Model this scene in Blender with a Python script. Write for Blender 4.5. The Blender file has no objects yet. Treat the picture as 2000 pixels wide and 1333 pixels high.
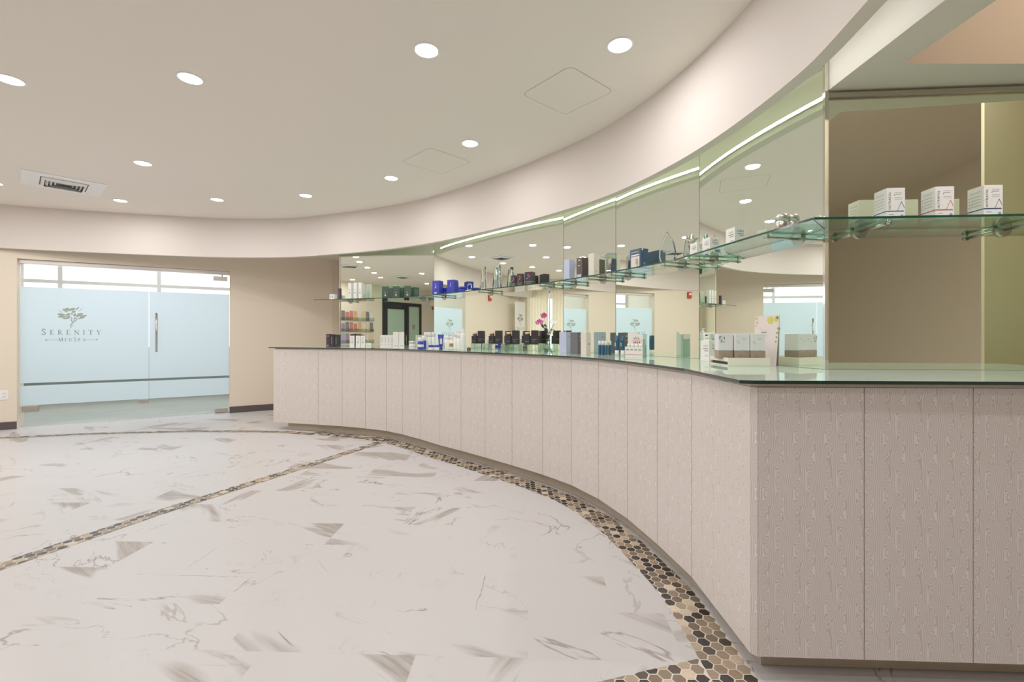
import bpy, bmesh, math, random
from mathutils import Vector, Matrix
random.seed(7)
D = bpy.data
SC = bpy.context.scene
COL = SC.collection
PI = math.pi

# ------------------------------------------------------------------ helpers
def lin(c):
    return tuple((x/12.92 if x <= .04045 else ((x+.055)/1.055)**2.4) for x in [v/255 for v in c])

MATS = {}
def newmat(name):
    m = D.materials.new(name); m.use_nodes = True
    nt = m.node_tree; nt.nodes.clear()
    out = nt.nodes.new('ShaderNodeOutputMaterial')
    MATS[name] = m
    return m, nt, out

def N(nt, typ, ins=None, **props):
    n = nt.nodes.new(typ)
    for k, v in props.items(): setattr(n, k, v)
    if ins:
        for k, v in ins.items():
            s = n.inputs[k]
            if isinstance(v, bpy.types.NodeSocket): nt.links.new(v, s)
            else: s.default_value = v
    return n

def M(nt, op, a, b=0.0, c=0.0, clamp=False):
    n = nt.nodes.new('ShaderNodeMath'); n.operation = op; n.use_clamp = clamp
    for i, v in enumerate((a, b, c)):
        if isinstance(v, bpy.types.NodeSocket): nt.links.new(v, n.inputs[i])
        else: n.inputs[i].default_value = v
    return n.outputs[0]

def rgba(c): return (*lin(c), 1)

def pbr(name, col, rough=.5, metal=0., spec=.5, noise=.0, nscale=30., emit=None, es=0., coat=0.):
    m, nt, out = newmat(name)
    b = N(nt, 'ShaderNodeBsdfPrincipled', {'Roughness': rough, 'Metallic': metal, 'Specular IOR Level': spec, 'Coat Weight': coat})
    b.inputs['Base Color'].default_value = rgba(col)
    if noise:
        tc = N(nt, 'ShaderNodeTexCoord')
        nz = N(nt, 'ShaderNodeTexNoise', {'Vector': tc.outputs['Object'], 'Scale': nscale, 'Detail': 3.})
        a = lin(col)
        mx = N(nt, 'ShaderNodeMix', {'Factor': nz.outputs['Fac']}, data_type='RGBA')
        mx.inputs[6].default_value = (*[x*(1-noise) for x in a], 1)
        mx.inputs[7].default_value = (*[min(1, x*(1+noise)) for x in a], 1)
        nt.links.new(mx.outputs[2], b.inputs['Base Color'])
    if emit:
        b.inputs['Emission Color'].default_value = rgba(emit); b.inputs['Emission Strength'].default_value = es
    nt.links.new(b.outputs[0], out.inputs[0])
    return m

def thin_glass(name, tint, f0=1.5, rough=0., mixw=1.):
    m, nt, out = newmat(name)
    t = N(nt, 'ShaderNodeBsdfTransparent', {'Color': rgba(tint)})
    g = N(nt, 'ShaderNodeBsdfGlossy', {'Color': (1, 1, 1, 1), 'Roughness': rough})
    lw = N(nt, 'ShaderNodeLayerWeight', {'Blend': .5})      # Schlick curve, the same from both sides of the sheet
    r0 = ((f0-1)/(f0+1))**2
    k = M(nt, 'MULTIPLY', M(nt, 'MULTIPLY_ADD', M(nt, 'POWER', lw.outputs['Facing'], 5.), 1-r0, r0), mixw, clamp=True)
    mx = N(nt, 'ShaderNodeMixShader', {0: k, 1: t.outputs[0], 2: g.outputs[0]})
    nt.links.new(mx.outputs[0], out.inputs[0])
    return m

class MB:
    """collects shapes into one mesh"""
    def __init__(s): s.bm = bmesh.new(); s.uv = None
    def _add(s, verts, faces, mi=0, smooth=False):
        vs = [s.bm.verts.new(v) for v in verts]
        out = []
        for f in faces:
            try:
                fc = s.bm.faces.new([vs[i] for i in f])
            except ValueError: continue
            fc.material_index = mi; fc.smooth = smooth; out.append(fc)
        return vs, out
    def box(s, x0, y0, z0, x1, y1, z1, mi=0, bev=0., mat=None):
        v = [(x0,y0,z0),(x1,y0,z0),(x1,y1,z0),(x0,y1,z0),(x0,y0,z1),(x1,y0,z1),(x1,y1,z1),(x0,y1,z1)]
        if mat: v = [mat @ Vector(p) for p in v]
        vs, fs = s._add(v, [(0,3,2,1),(4,5,6,7),(0,1,5,4),(1,2,6,5),(2,3,7,6),(3,0,4,7)], mi)
        if bev:
            es = list({e for f in fs for e in f.edges})
            r = bmesh.ops.bevel(s.bm, geom=es, offset=bev, segments=2, affect='EDGES', profile=.6)
            for f in r['faces']: f.material_index = mi
        return s
    def prism(s, poly, z0, z1, mi=0, mi_side=None, mat=None):
        n = len(poly)
        v = [(p[0],p[1],z0) for p in poly] + [(p[0],p[1],z1) for p in poly]
        if mat: v = [mat @ Vector(p) for p in v]
        vs, fs = s._add(v, [tuple(range(n))[::-1], tuple(range(n, 2*n))], mi)
        ms = mi if mi_side is None else mi_side
        for i in range(n):
            j = (i+1) % n
            f = s.bm.faces.new((vs[i], vs[j], vs[n+j], vs[n+i])); f.material_index = ms
        bmesh.ops.recalc_face_normals(s.bm, faces=s.bm.faces[:])
        return s
    def poly(s, pts, mi=0):
        s._add(pts, [tuple(range(len(pts)))], mi); return s
    def strip(s, A, B, mi=0, smooth=False, closed=False):
        n = len(A)
        v = list(A) + list(B)
        fs = [(i, i+1, n+i+1, n+i) for i in range(n-1)]
        if closed: fs.append((n-1, 0, n, 2*n-1))
        s._add(v, fs, mi, smooth); return s
    def lathe(s, prof, n=20, mi=0, loc=(0,0,0), smooth=True, cap=True, mat=None):
        rings = []; v = []
        for (r, z) in prof:
            for k in range(n):
                a = 2*PI*k/n
                p = Vector((loc[0]+r*math.cos(a), loc[1]+r*math.sin(a), loc[2]+z))
                v.append(mat @ p if mat else p)
        fs = []
        for i in range(len(prof)-1):
            for k in range(n):
                j = (k+1) % n
                fs.append((i*n+k, i*n+j, (i+1)*n+j, (i+1)*n+k))
        if cap:
            fs.append(tuple(range(n))[::-1]); fs.append(tuple((len(prof)-1)*n+k for k in range(n)))
        s._add(v, fs, mi, smooth)
        return s
    def tube(s, pts, r, n=10, mi=0, cap=True, smooth=True):
        pts = [Vector(p) for p in pts]; rings = []
        up = Vector((0,0,1))
        v = []; 
        for i, p in enumerate(pts):
            d = (pts[min(i+1, len(pts)-1)] - pts[max(i-1, 0)]).normalized()
            a = d.cross(up)
            if a.length < 1e-4: a = d.cross(Vector((1,0,0)))
            a.normalize(); b = d.cross(a)
            rr = r[i] if isinstance(r, (list, tuple)) else r
            for k in range(n):
                t = 2*PI*k/n
                v.append(p + a*rr*math.cos(t) + b*rr*math.sin(t))
        fs = []
        for i in range(len(pts)-1):
            for k in range(n):
                j = (k+1) % n
                fs.append((i*n+k, i*n+j, (i+1)*n+j, (i+1)*n+k))
        if cap:
            fs.append(tuple(range(n))[::-1]); fs.append(tuple((len(pts)-1)*n+k for k in range(n)))
        s._add(v, fs, mi, smooth)
        return s
    def build(s, name, mats, parent=None, loc=None, rz=None, recalc=False):
        if recalc: bmesh.ops.recalc_face_normals(s.bm, faces=s.bm.faces[:])
        me = D.meshes.new(name); s.bm.to_mesh(me); s.bm.free()
        if not isinstance(mats, (list, tuple)): mats = [mats]
        for m in mats: me.materials.append(m)
        o = D.objects.new(name, me); COL.objects.link(o)
        if parent is not None: o.parent = parent
        if loc is not None: o.location = loc
        if rz is not None: o.rotation_euler = (0, 0, rz)
        return o

def tag(o, label=None, cat=None, group=None, kind=None):
    if label: o['label'] = label
    if cat: o['category'] = cat
    if group: o['group'] = group
    if kind: o['kind'] = kind
    return o
def thing(name, label, cat, loc=(0,0,0), rz=0., group=None, kind=None):
    o = D.objects.new(name, None); COL.objects.link(o); o.empty_display_size = .05
    o.location = loc; o.rotation_euler = (0,0,rz)
    return tag(o, label, cat, group, kind)

def text_mesh(body, size, align='CENTER', squash=1., spacing=1.):
    c = D.curves.new('lettering', 'FONT'); c.body = body; c.size = size; c.align_x = align; c.align_y = 'CENTER'
    c.resolution_u = 2; c.space_character = spacing
    o = D.objects.new('lettering', c); COL.objects.link(o)
    bpy.context.view_layer.update()
    me = D.meshes.new_from_object(o.evaluated_get(bpy.context.evaluated_depsgraph_get()))
    D.objects.remove(o); D.curves.remove(c)
    return me
def add_text(mb, body, size, mat, mi=0, align='CENTER', spacing=1.):
    me = text_mesh(body, size, align, spacing=spacing)
    mb._add([mat @ v.co for v in me.vertices], [tuple(p.vertices) for p in me.polygons], mi)
    D.meshes.remove(me)

def crom(P, n=8, closed=False):
    out = []; L = len(P)
    for i in range(L if closed else L-1):
        g = (lambda k: P[k % L]) if closed else (lambda k: P[max(0, min(L-1, k))])
        p0, p1, p2, p3 = g(i-1), g(i), g(i+1), g(i+2)
        for k in range(n):
            t = k/n
            out.append(tuple(.5*(2*p1[j] + (p2[j]-p0[j])*t + (2*p0[j]-5*p1[j]+4*p2[j]-p3[j])*t*t + (3*p1[j]-p0[j]-3*p2[j]+p3[j])*t**3) for j in range(2)))
    if not closed: out.append(tuple(P[-1]))
    return out
def offset(P, d, closed=False):
    """offset a plan polyline to its left by d"""
    out = []; L = len(P)
    for i in range(L):
        a = P[(i-1) % L] if (closed or i > 0) else P[0]
        b = P[(i+1) % L] if (closed or i < L-1) else P[L-1]
        tx, ty = b[0]-a[0], b[1]-a[1]; l = math.hypot(tx, ty) or 1
        out.append((P[i][0]-ty/l*d, P[i][1]+tx/l*d))
    return out
def z3(P, z): return [(p[0], p[1], z) for p in P]

# ------------------------------------------------------------------ materials
m_ceil = pbr('ceiling_paint', (240,231,219), .85, noise=.012, nscale=2.5)
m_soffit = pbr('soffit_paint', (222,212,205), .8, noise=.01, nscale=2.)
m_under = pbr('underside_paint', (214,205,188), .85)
m_wall = pbr('wall_paint', (230,216,196), .8, noise=.012, nscale=2.)
m_tan = pbr('tan_paint', (140,116,88), .85, noise=.01)
m_greenwall = pbr('pale_wall_paint', (214,206,172), .8)
m_base = pbr('dark_baseboard', (72,62,62), .5)
m_white = pbr('white_card', (238,234,230), .45, noise=.01)
m_whitepl = pbr('white_plastic', (240,240,238), .3)
m_black = pbr('black_print', (34,32,36), .5)
m_grey = pbr('grey_print', (140,138,140), .5)
m_steel = pbr('brushed_steel', (186,180,170), .28, 1.)
m_chrome = pbr('polished_chrome', (225,220,212), .08, 1.)
m_alu = pbr('aluminium', (205,198,192), .35, .9)
m_dark = pbr('dark_frame', (24,28,36), .45)
m_edge = pbr('glass_edge', (14,62,50), .1, spec=.6)
m_kick = pbr('toe_kick_laminate', (176,162,144), .5, noise=.05, nscale=20.)
m_wallglass = thin_glass('clear_glass', (248,250,251), 1.45)
m_shelf = thin_glass('shelf_glass', (190,234,220), 1.5, 0., 1.3)
m_acryl = thin_glass('acrylic', (230,240,236), 1.4)
m_red = pbr('red_print', (196,48,72), .5)
m_blue = pbr('blue_print', (26,70,150), .5)
m_navy = pbr('navy_print', (24,52,96), .5)

m_bead = pbr('joint_bead', (118,128,114), .3)
def mk_mirror(name, col):
    m, nt, out = newmat(name)
    g = N(nt, 'ShaderNodeBsdfGlossy', {'Color': rgba(col), 'Roughness': 0.})
    nt.links.new(g.outputs[0], out.inputs[0]); return m
m_mirror = mk_mirror('mirror_silver', (242,251,238))
m_mirror_g = mk_mirror('mirror_green', (238,242,222))

def mk_counter_glass():
    m, nt, out = newmat('back_painted_glass')
    d = N(nt, 'ShaderNodeBsdfDiffuse', {'Color': rgba((196,214,202))})
    g = N(nt, 'ShaderNodeBsdfGlossy', {'Color': rgba((240,248,240)), 'Roughness': .015})
    fr = N(nt, 'ShaderNodeFresnel', {'IOR': 1.6})
    mx = N(nt, 'ShaderNodeMixShader', {0: fr.outputs[0], 1: d.outputs[0], 2: g.outputs[0]})
    nt.links.new(mx.outputs[0], out.inputs[0]); return m
m_ctop = mk_counter_glass()

def mk_frost():
    m, nt, out = newmat('frosted_glass')
    t = N(nt, 'ShaderNodeBsdfTranslucent', {'Color': rgba((226,238,243))})
    d = N(nt, 'ShaderNodeBsdfDiffuse', {'Color': rgba((198,216,221))})
    mx = N(nt, 'ShaderNodeMixShader', {0: .3, 1: t.outputs[0], 2: d.outputs[0]})
    g = N(nt, 'ShaderNodeBsdfGlossy', {'Color': (1,1,1,1), 'Roughness': .12})
    fr = N(nt, 'ShaderNodeFresnel', {'IOR': 1.3})
    m2 = N(nt, 'ShaderNodeMixShader', {0: fr.outputs[0], 1: mx.outputs[0], 2: g.outputs[0]})
    nt.links.new(m2.outputs[0], out.inputs[0]); return m
m_frost = mk_frost()

def mk_emit(name, col, s):
    m, nt, out = newmat(name)
    e = N(nt, 'ShaderNodeEmission', {'Color': rgba(col), 'Strength': s})
    nt.links.new(e.outputs[0], out.inputs[0]); return m
m_lens = mk_emit('lit_lens', (255,250,240), 9.)
m_led = mk_emit('led_diffuser', (250,255,244), 10.)
m_exit = mk_emit('exit_green', (40,220,130), 1.8)

def mk_crystal():
    m, nt, out = newmat('crystal')
    g = N(nt, 'ShaderNodeBsdfGlass', {'Color': rgba((246,252,252)), 'Roughness': 0., 'IOR': 1.46})
    nt.links.new(g.outputs[0], out.inputs[0]); return m
m_crystal = mk_crystal()

def mk_wood():
    """printed wood-grain pattern: contour lines around tall knots, in the panel's own UV metres"""
    m, nt, out = newmat('woodgrain_laminate')
    uv = N(nt, 'ShaderNodeUVMap', uv_map='UVMap')
    sp = N(nt, 'ShaderNodeSeparateXYZ', {0: uv.outputs[0]})
    U, V = sp.outputs[0], sp.outputs[1]
    CW, CH = .107, .20
    # wavering grain
    wob = M(nt, 'MULTIPLY', M(nt, 'SINE', M(nt, 'ADD', M(nt, 'MULTIPLY', V, 2*PI/CH), M(nt, 'MULTIPLY', U, 2*PI/CW))), .0030)
    wob = M(nt, 'ADD', wob, M(nt, 'MULTIPLY', M(nt, 'SINE', M(nt, 'ADD', M(nt, 'MULTIPLY', V, 4*PI/CH), 1.3)), .0014))
    Uw = M(nt, 'ADD', U, wob)
    F = M(nt, 'MULTIPLY', Uw, 160.)
    def wrap(x, c, p):
        q = M(nt, 'DIVIDE', M(nt, 'SUBTRACT', x, c*p), p)
        return M(nt, 'MULTIPLY', M(nt, 'SUBTRACT', q, M(nt, 'ROUND', q)), p)
    for (kx, kz, sx, sz, am) in ((.20,.80,.0105,.042,5.4),(.25,.38,.0080,.030,-3.2),(.68,.60,.0085,.048,-4.2),(.72,.20,.0075,.026,3.0),(.62,.97,.0120,.018,4.6),(.28,.10,.0070,.018,2.6)):
        dx = wrap(Uw, kx, CW); dz = wrap(V, kz, CH)
        e = M(nt, 'ADD', M(nt, 'POWER', M(nt, 'ABSOLUTE', M(nt, 'DIVIDE', dx, sx)), 2.), M(nt, 'POWER', M(nt, 'ABSOLUTE', M(nt, 'DIVIDE', dz, sz)), 2.))
        g = M(nt, 'EXPONENT', M(nt, 'MULTIPLY', e, -1.))
        F = M(nt, 'ADD', F, M(nt, 'MULTIPLY', g, am))
    s = M(nt, 'SINE', M(nt, 'MULTIPLY', F, 2*PI))
    k = M(nt, 'MULTIPLY_ADD', s, 1.2, .38, clamp=True)
    mx = N(nt, 'ShaderNodeMix', {'Factor': k}, data_type='RGBA')
    mx.inputs[6].default_value = rgba((206,193,186)); mx.inputs[7].default_value = rgba((235,226,221))
    b_ = N(nt, 'ShaderNodeBsdfPrincipled', {'Base Color': mx.outputs[2], 'Roughness': .42})
    nt.links.new(b_.outputs[0], out.inputs[0]); return m
m_wood = mk_wood()

def mk_marble():
    m, nt, out = newmat('marble_tile')
    geo = N(nt, 'ShaderNodeNewGeometry')
    rot = N(nt, 'ShaderNodeVectorRotate', {'Vector': geo.outputs['Position'], 'Angle': math.radians(2.)}, rotation_type='Z_AXIS')
    sp = N(nt, 'ShaderNodeSeparateXYZ', {0: rot.outputs[0]})
    X, Y = sp.outputs[0], sp.outputs[1]
    L, W = .60, .30
    ry = M(nt, 'DIVIDE', M(nt, 'ADD', Y, .06), W)
    row = M(nt, 'FLOOR', ry)
    sh = M(nt, 'MULTIPLY', M(nt, 'FLOORED_MODULO', row, 3.), .36)
    rx = M(nt, 'ADD', M(nt, 'DIVIDE', X, L), sh)
    cx = M(nt, 'FLOOR', rx)
    fx = M(nt, 'SUBTRACT', rx, cx); fy = M(nt, 'SUBTRACT', ry, row)
    ex = M(nt, 'MULTIPLY', M(nt, 'MINIMUM', fx, M(nt, 'SUBTRACT', 1., fx)), L)
    ey = M(nt, 'MULTIPLY', M(nt, 'MINIMUM', fy, M(nt, 'SUBTRACT', 1., fy)), W)
    grout = M(nt, 'LESS_THAN', M(nt, 'MINIMUM', ex, ey), .0014)
    cid = N(nt, 'ShaderNodeCombineXYZ', {0: cx, 1: row})
    wn = N(nt, 'ShaderNodeTexWhiteNoise', {0: cid.outputs[0]}, noise_dimensions='3D')
    r3 = N(nt, 'ShaderNodeSeparateColor', {0: wn.outputs['Color']})
    off = N(nt, 'ShaderNodeVectorMath', {0: wn.outputs['Color'], 1: (37., 53., 29.)}, operation='MULTIPLY')
    p = N(nt, 'ShaderNodeVectorMath', {0: rot.outputs[0], 1: off.outputs[0]}, operation='ADD')
    flip = M(nt, 'MULTIPLY_ADD', M(nt, 'GREATER_THAN', r3.outputs[1], .62), 1.5, .25)
    ang = M(nt, 'ADD', flip, M(nt, 'MULTIPLY_ADD', r3.outputs[0], .7, -.15))
    pr = N(nt, 'ShaderNodeVectorRotate', {'Vector': p.outputs[0], 'Angle': ang}, rotation_type='Z_AXIS')
    # thin veins
    st = N(nt, 'ShaderNodeVectorMath', {0: pr.outputs[0], 1: (1.05, 2.7, 1.)}, operation='MULTIPLY')
    n1 = N(nt, 'ShaderNodeTexNoise', {'Vector': st.outputs[0], 'Scale': 1., 'Detail': 5., 'Roughness': .55, 'Distortion': .9})
    d1 = M(nt, 'ABSOLUTE', M(nt, 'SUBTRACT', n1.outputs['Fac'], .5))
    nm = N(nt, 'ShaderNodeTexNoise', {'Vector': pr.outputs[0], 'Scale': 2.3, 'Detail': 2.})
    wid = M(nt, 'MULTIPLY_ADD', nm.outputs['Fac'], .026, -.005)
    ridge = M(nt, 'SUBTRACT', 1., M(nt, 'DIVIDE', d1, M(nt, 'MAXIMUM', wid, .002)), clamp=True)
    mask = M(nt, 'MULTIPLY', M(nt, 'SUBTRACT', nm.outputs['Fac'], .44), 9., clamp=True)
    v1 = M(nt, 'MULTIPLY', M(nt, 'MULTIPLY', ridge, mask), M(nt, 'MULTIPLY_ADD', r3.outputs[2], .8, .3, clamp=True))
    # broad feathered streaks
    s2 = N(nt, 'ShaderNodeVectorMath', {0: pr.outputs[0], 1: (.75, 3.3, 1.)}, operation='MULTIPLY')
    n2 = N(nt, 'ShaderNodeTexNoise', {'Vector': s2.outputs[0], 'Scale': 1., 'Detail': 3., 'Distortion': .35})
    t2 = M(nt, 'MULTIPLY', M(nt, 'SUBTRACT', n2.outputs['Fac'], .605), 24., clamp=True)
    s3 = N(nt, 'ShaderNodeVectorMath', {0: pr.outputs[0], 1: (4., 60., 1.)}, operation='MULTIPLY')
    n3 = N(nt, 'ShaderNodeTexNoise', {'Vector': s3.outputs[0], 'Scale': 1., 'Detail': 4.})
    v2 = M(nt, 'MULTIPLY', t2, M(nt, 'MULTIPLY_ADD', n3.outputs['Fac'], 1.7, -.15, clamp=True))
    # faint mottling
    n4 = N(nt, 'ShaderNodeTexNoise', {'Vector': p.outputs[0], 'Scale': 9., 'Detail': 6., 'Roughness': .7, 'Distortion': 1.5})
    n5 = N(nt, 'ShaderNodeTexNoise', {'Vector': p.outputs[0], 'Scale': 2.6, 'Detail': 1.})
    v3 = M(nt, 'MULTIPLY', M(nt, 'MULTIPLY', M(nt, 'SUBTRACT', n4.outputs['Fac'], .52), 5., clamp=True), M(nt, 'MULTIPLY', M(nt, 'SUBTRACT', n5.outputs['Fac'], .6), 5., clamp=True))
    base = N(nt, 'ShaderNodeMix', {'Factor': M(nt, 'MULTIPLY', v3, .75)}, data_type='RGBA')
    base.inputs[6].default_value = rgba((199,196,197)); base.inputs[7].default_value = rgba((146,138,134))
    b2 = N(nt, 'ShaderNodeMix', {'Factor': M(nt, 'MULTIPLY', v2, .95), 6: base.outputs[2]}, data_type='RGBA')
    b2.inputs[7].default_value = rgba((142,129,120))
    b3 = N(nt, 'ShaderNodeMix', {'Factor': M(nt, 'MULTIPLY', v1, .95), 6: b2.outputs[2]}, data_type='RGBA')
    b3.inputs[7].default_value = rgba((122,106,97))
    b4 = N(nt, 'ShaderNodeMix', {'Factor': M(nt, 'MULTIPLY', grout, .35), 6: b3.outputs[2]}, data_type='RGBA')
    b4.inputs[7].default_value = rgba((190,182,176))
    bs = N(nt, 'ShaderNodeBsdfPrincipled', {'Base Color': b4.outputs[2], 'Roughness': .33, 'Specular IOR Level': .35})
    nt.links.new(bs.outputs[0], out.inputs[0]); return m
m_marble = mk_marble()

def mk_attr(name, rough):
    m, nt, out = newmat(name)
    a = N(nt, 'ShaderNodeVertexColor', layer_name='tone')
    tc = N(nt, 'ShaderNodeTexCoord')
    sc = N(nt, 'ShaderNodeVectorMath', {0: tc.outputs['Object'], 1: (60., 260., 1.)}, operation='MULTIPLY')
    nz = N(nt, 'ShaderNodeTexNoise', {'Vector': sc.outputs[0], 'Scale': 1., 'Detail': 3.})
    f = M(nt, 'MULTIPLY_ADD', nz.outputs['Fac'], .6, .7)
    mx = N(nt, 'ShaderNodeVectorMath', {0: a.outputs['Color'], 1: f}, operation='MULTIPLY')
    nt.links.new(f, mx.inputs[1])
    b = N(nt, 'ShaderNodeBsdfPrincipled', {'Base Color': mx.outputs[0], 'Roughness': rough})
    nt.links.new(b.outputs[0], out.inputs[0]); return m
m_mosaic = mk_attr('mosaic_stone', .35)
m_grout = pbr('mosaic_grout', (226,214,200), .7)

def mk_lobbyfloor():
    m, nt, out = newmat('grey_plank')
    tc = N(nt, 'ShaderNodeTexCoord')
    rot = N(nt, 'ShaderNodeVectorRotate', {'Vector': tc.outputs['Object'], 'Angle': -.535}, rotation_type='Z_AXIS')
    sc = N(nt, 'ShaderNodeVectorMath', {0: rot.outputs[0], 1: (1.2, 9., 1.)}, operation='MULTIPLY')
    nz = N(nt, 'ShaderNodeTexNoise', {'Vector': sc.outputs[0], 'Scale': 1., 'Detail': 4.})
    mx = N(nt, 'ShaderNodeMix', {'Factor': nz.outputs['Fac']}, data_type='RGBA')
    mx.inputs[6].default_value = rgba((150,156,146)); mx.inputs[7].default_value = rgba((186,192,180))
    b = N(nt, 'ShaderNodeBsdfPrincipled', {'Base Color': mx.outputs[2], 'Roughness': .6, 'Specular IOR Level': .15})
    nt.links.new(b.outputs[0], out.inputs[0]); return m
m_lobby = mk_lobbyfloor()

def mk_curtain():
    m, nt, out = newmat('curtain_cloth')
    t = N(nt, 'ShaderNodeBsdfTranslucent', {'Color': rgba((230,216,190))})
    d = N(nt, 'ShaderNodeBsdfDiffuse', {'Color': rgba((230,216,192))})
    mx = N(nt, 'ShaderNodeMixShader', {0: .6, 1: t.outputs[0], 2: d.outputs[0]})
    nt.links.new(mx.outputs[0], out.inputs[0]); return m
m_curtain = mk_curtain()

# ------------------------------------------------------------------ plan of the room (metres, camera at the origin looking +Y)
ZC, ZS, ZO, ZG, ZSH = 2.92, 2.36, 2.55, 1.077, 1.731       # ceiling, soffit edge, outer ceiling, counter glass top, shelf top
RING = [(1.195,1.53),(1.225,2.1),(1.10,2.85),(.82,3.57),(.46,4.10),(-.12,4.76),(-.93,5.50),(-1.63,5.95),(-2.36,6.27),(-3.2,6.55),(-4.1,6.57),(-4.92,6.40),(-5.72,6.17),(-6.47,5.90),(-7.4,5.45),(-8.3,4.75),(-9.4,3.2),(-9.9,.4),(-9.2,-2.4),(-6.6,-3.7),(-3.8,-4.0),(-1.3,-3.2),(.3,-1.6),(.95,0.)]
ring = crom(RING, 8, True)
ring_o = offset(ring, -.065, True)
if ring_o[8][0] < ring[8][0]: ring_o = offset(ring, .065, True)
FRONT = [(-3.12,5.95),(-2.46,5.775),(-2.12,5.68),(-1.79,5.55),(-1.49,5.40),(-1.25,5.21),(-1.0,4.97),(-.745,4.70),(-.50,4.475),(-.25,4.23),(0.,3.975),(.25,3.71),(.45,3.45),(.60,3.16),(.715,2.82),(.79,2.475),(.845,2.14),(.852,1.627)]
# mirror facets: left end, right end
FAC = {1:((-2.43,6.44),(-1.035,6.046)), 2:((-1.003,5.866),(.497,4.376)), 3:((.497,4.376),(.868,3.80)), 4:((.868,3.80),(1.2525,3.042)), 5:((1.2525,3.042),(1.438,2.089)), 6:((1.447,2.102),(2.9,2.000))}
def fn(i):
    a, b = FAC[i]; tx, ty = b[0]-a[0], b[1]-a[1]; l = math.hypot(tx, ty)
    return (ty/l, -tx/l)
def frot(i):
    n = fn(i); return math.atan2(n[0], -n[1])
def spot(i, bearing, d):
    """plan point d in front of facet i on the line of sight whose slope X/Y is `bearing`"""
    (ax, ay), n = FAC[i][0], fn(i)
    k = ax*n[0] + ay*n[1] + d
    y = k/(bearing*n[0] + n[1])
    return (bearing*y, y)
def br(u): return (u-1000)/889.

# ------------------------------------------------------------------ setting
PLAN = [(-9.05,-4.7),(4.7,-4.7),(4.7,8.8),(-2.6,8.8),(-3.25,8.07),(-9.05,4.62)]
mb = MB(); mb.prism(PLAN, -.05, 0.)
tag(mb.build('floor', m_marble), kind='structure')

# main ceiling inside the ring, fan from its middle
mb = MB(); c0 = (-3.6, 1.4, ZC)
big = [(c0[0]+(p[0]-c0[0])*1.06, c0[1]+(p[1]-c0[1])*1.06, ZC) for p in ring]
for i in range(len(big)): mb.poly([c0, big[(i+1) % len(big)], big[i]])
tag(mb.build('ceiling', m_ceil, recalc=True), kind='structure')
# hanging ring beam: inner face, underside, outer face
mb = MB()
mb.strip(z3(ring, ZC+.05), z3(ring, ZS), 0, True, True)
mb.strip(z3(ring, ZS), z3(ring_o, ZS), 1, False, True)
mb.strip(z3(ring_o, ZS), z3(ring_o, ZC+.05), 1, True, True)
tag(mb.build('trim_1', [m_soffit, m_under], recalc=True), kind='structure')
# outer ceiling behind the ring
mb = MB(); far = []
for p in ring_o:
    dx, dy = p[0]-c0[0], p[1]-c0[1]; l = math.hypot(dx, dy)
    reach = 16.
    den = dx/l*-.5105 + dy/l*.86
    if den > 1e-3: reach = min(reach, ((-6.568-c0[0])*-.5105 + (6.076-c0[1])*.86)/den)    # stop at the door wall
    q = (c0[0]+dx/l*reach, c0[1]+dy/l*reach)
    if dx > 0 and p[1] < 2.2 and p[1] > -3:
        t = (1.53-p[0])/dx if dx > 1e-6 else 0
        q = (1.53, p[1]+dy*t) if t > 0 else p
    far.append(q)
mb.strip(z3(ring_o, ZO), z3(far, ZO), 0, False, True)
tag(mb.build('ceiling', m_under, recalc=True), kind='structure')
# low ceiling over the return, with a square raised tray
mb = MB()
mb.poly([(1.453,-4.5,ZO+.02),(1.453,2.105,ZO+.02),(1.453,2.105,ZS),(1.453,-4.5,ZS)], 0)
def flat(x0,y0,x1,y1,z,mi): mb.poly([(x0,y0,z),(x1,y0,z),(x1,y1,z),(x0,y1,z)], mi)
flat(1.453,1.885,4.5,2.3,ZS,1); flat(1.453,-4.5,1.625,1.885,ZS,1)
mb.poly([(1.625,1.885,ZS),(4.5,1.885,ZS),(4.5,1.885,3.1),(1.625,1.885,3.1)], 2)
mb.poly([(1.625,-4.5,ZS),(1.625,1.885,ZS),(1.625,1.885,3.1),(1.625,-4.5,3.1)], 2)
flat(1.5,-4.5,4.5,2.3,3.1,3)
tag(mb.build('ceiling', [m_soffit, m_under, m_tan, m_wall]), kind='structure')
mb = MB(); mb.prism(PLAN, 3.3, 3.4)  # extra roof slab above the ceilings, added to block daylight leaks
tag(mb.build('ceiling', m_ceil), kind='structure')

# door wall (runs back at an angle), with the glass entrance in it
JL, JR = Vector((-6.568,6.076,0)), Vector((-4.523,7.29,0))
A = (JR-JL).normalized(); DW = (JR-JL).length
B = Vector((-A.y, A.x, 0))                # away from the room
DOOR = Matrix.Translation(JL) @ Matrix(((A.x,B.x,0,0),(A.y,B.y,0,0),(0,0,1,0),(0,0,0,1)))   # local x along the door, y outwards
DH = 2.247
def wallbox(mb, x0, x1, z0, z1, y0=-.1, y1=.12, mi=0): mb.box(x0, y0, z0, x1, y1, z1, mi, mat=DOOR)
XL, XR = -2.77, DW+1.525
mb = MB(); wallbox(mb, XL, 0, 0, 3.3); wallbox(mb, DW, XR, 0, 3.3); wallbox(mb, 0, DW, DH, 3.3)
tag(mb.build('wall_back', m_wall), kind='structure')
mb = MB(); mb.box(XL,-.115,0,-.0,-.1,.1,mat=DOOR)
tag(mb.build('baseboard_left', m_base), kind='structure')
mb = MB(); mb.box(DW,-.115,0,XR,-.1,.1,mat=DOOR)
tag(mb.build('baseboard_back', m_base), kind='structure')
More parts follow.
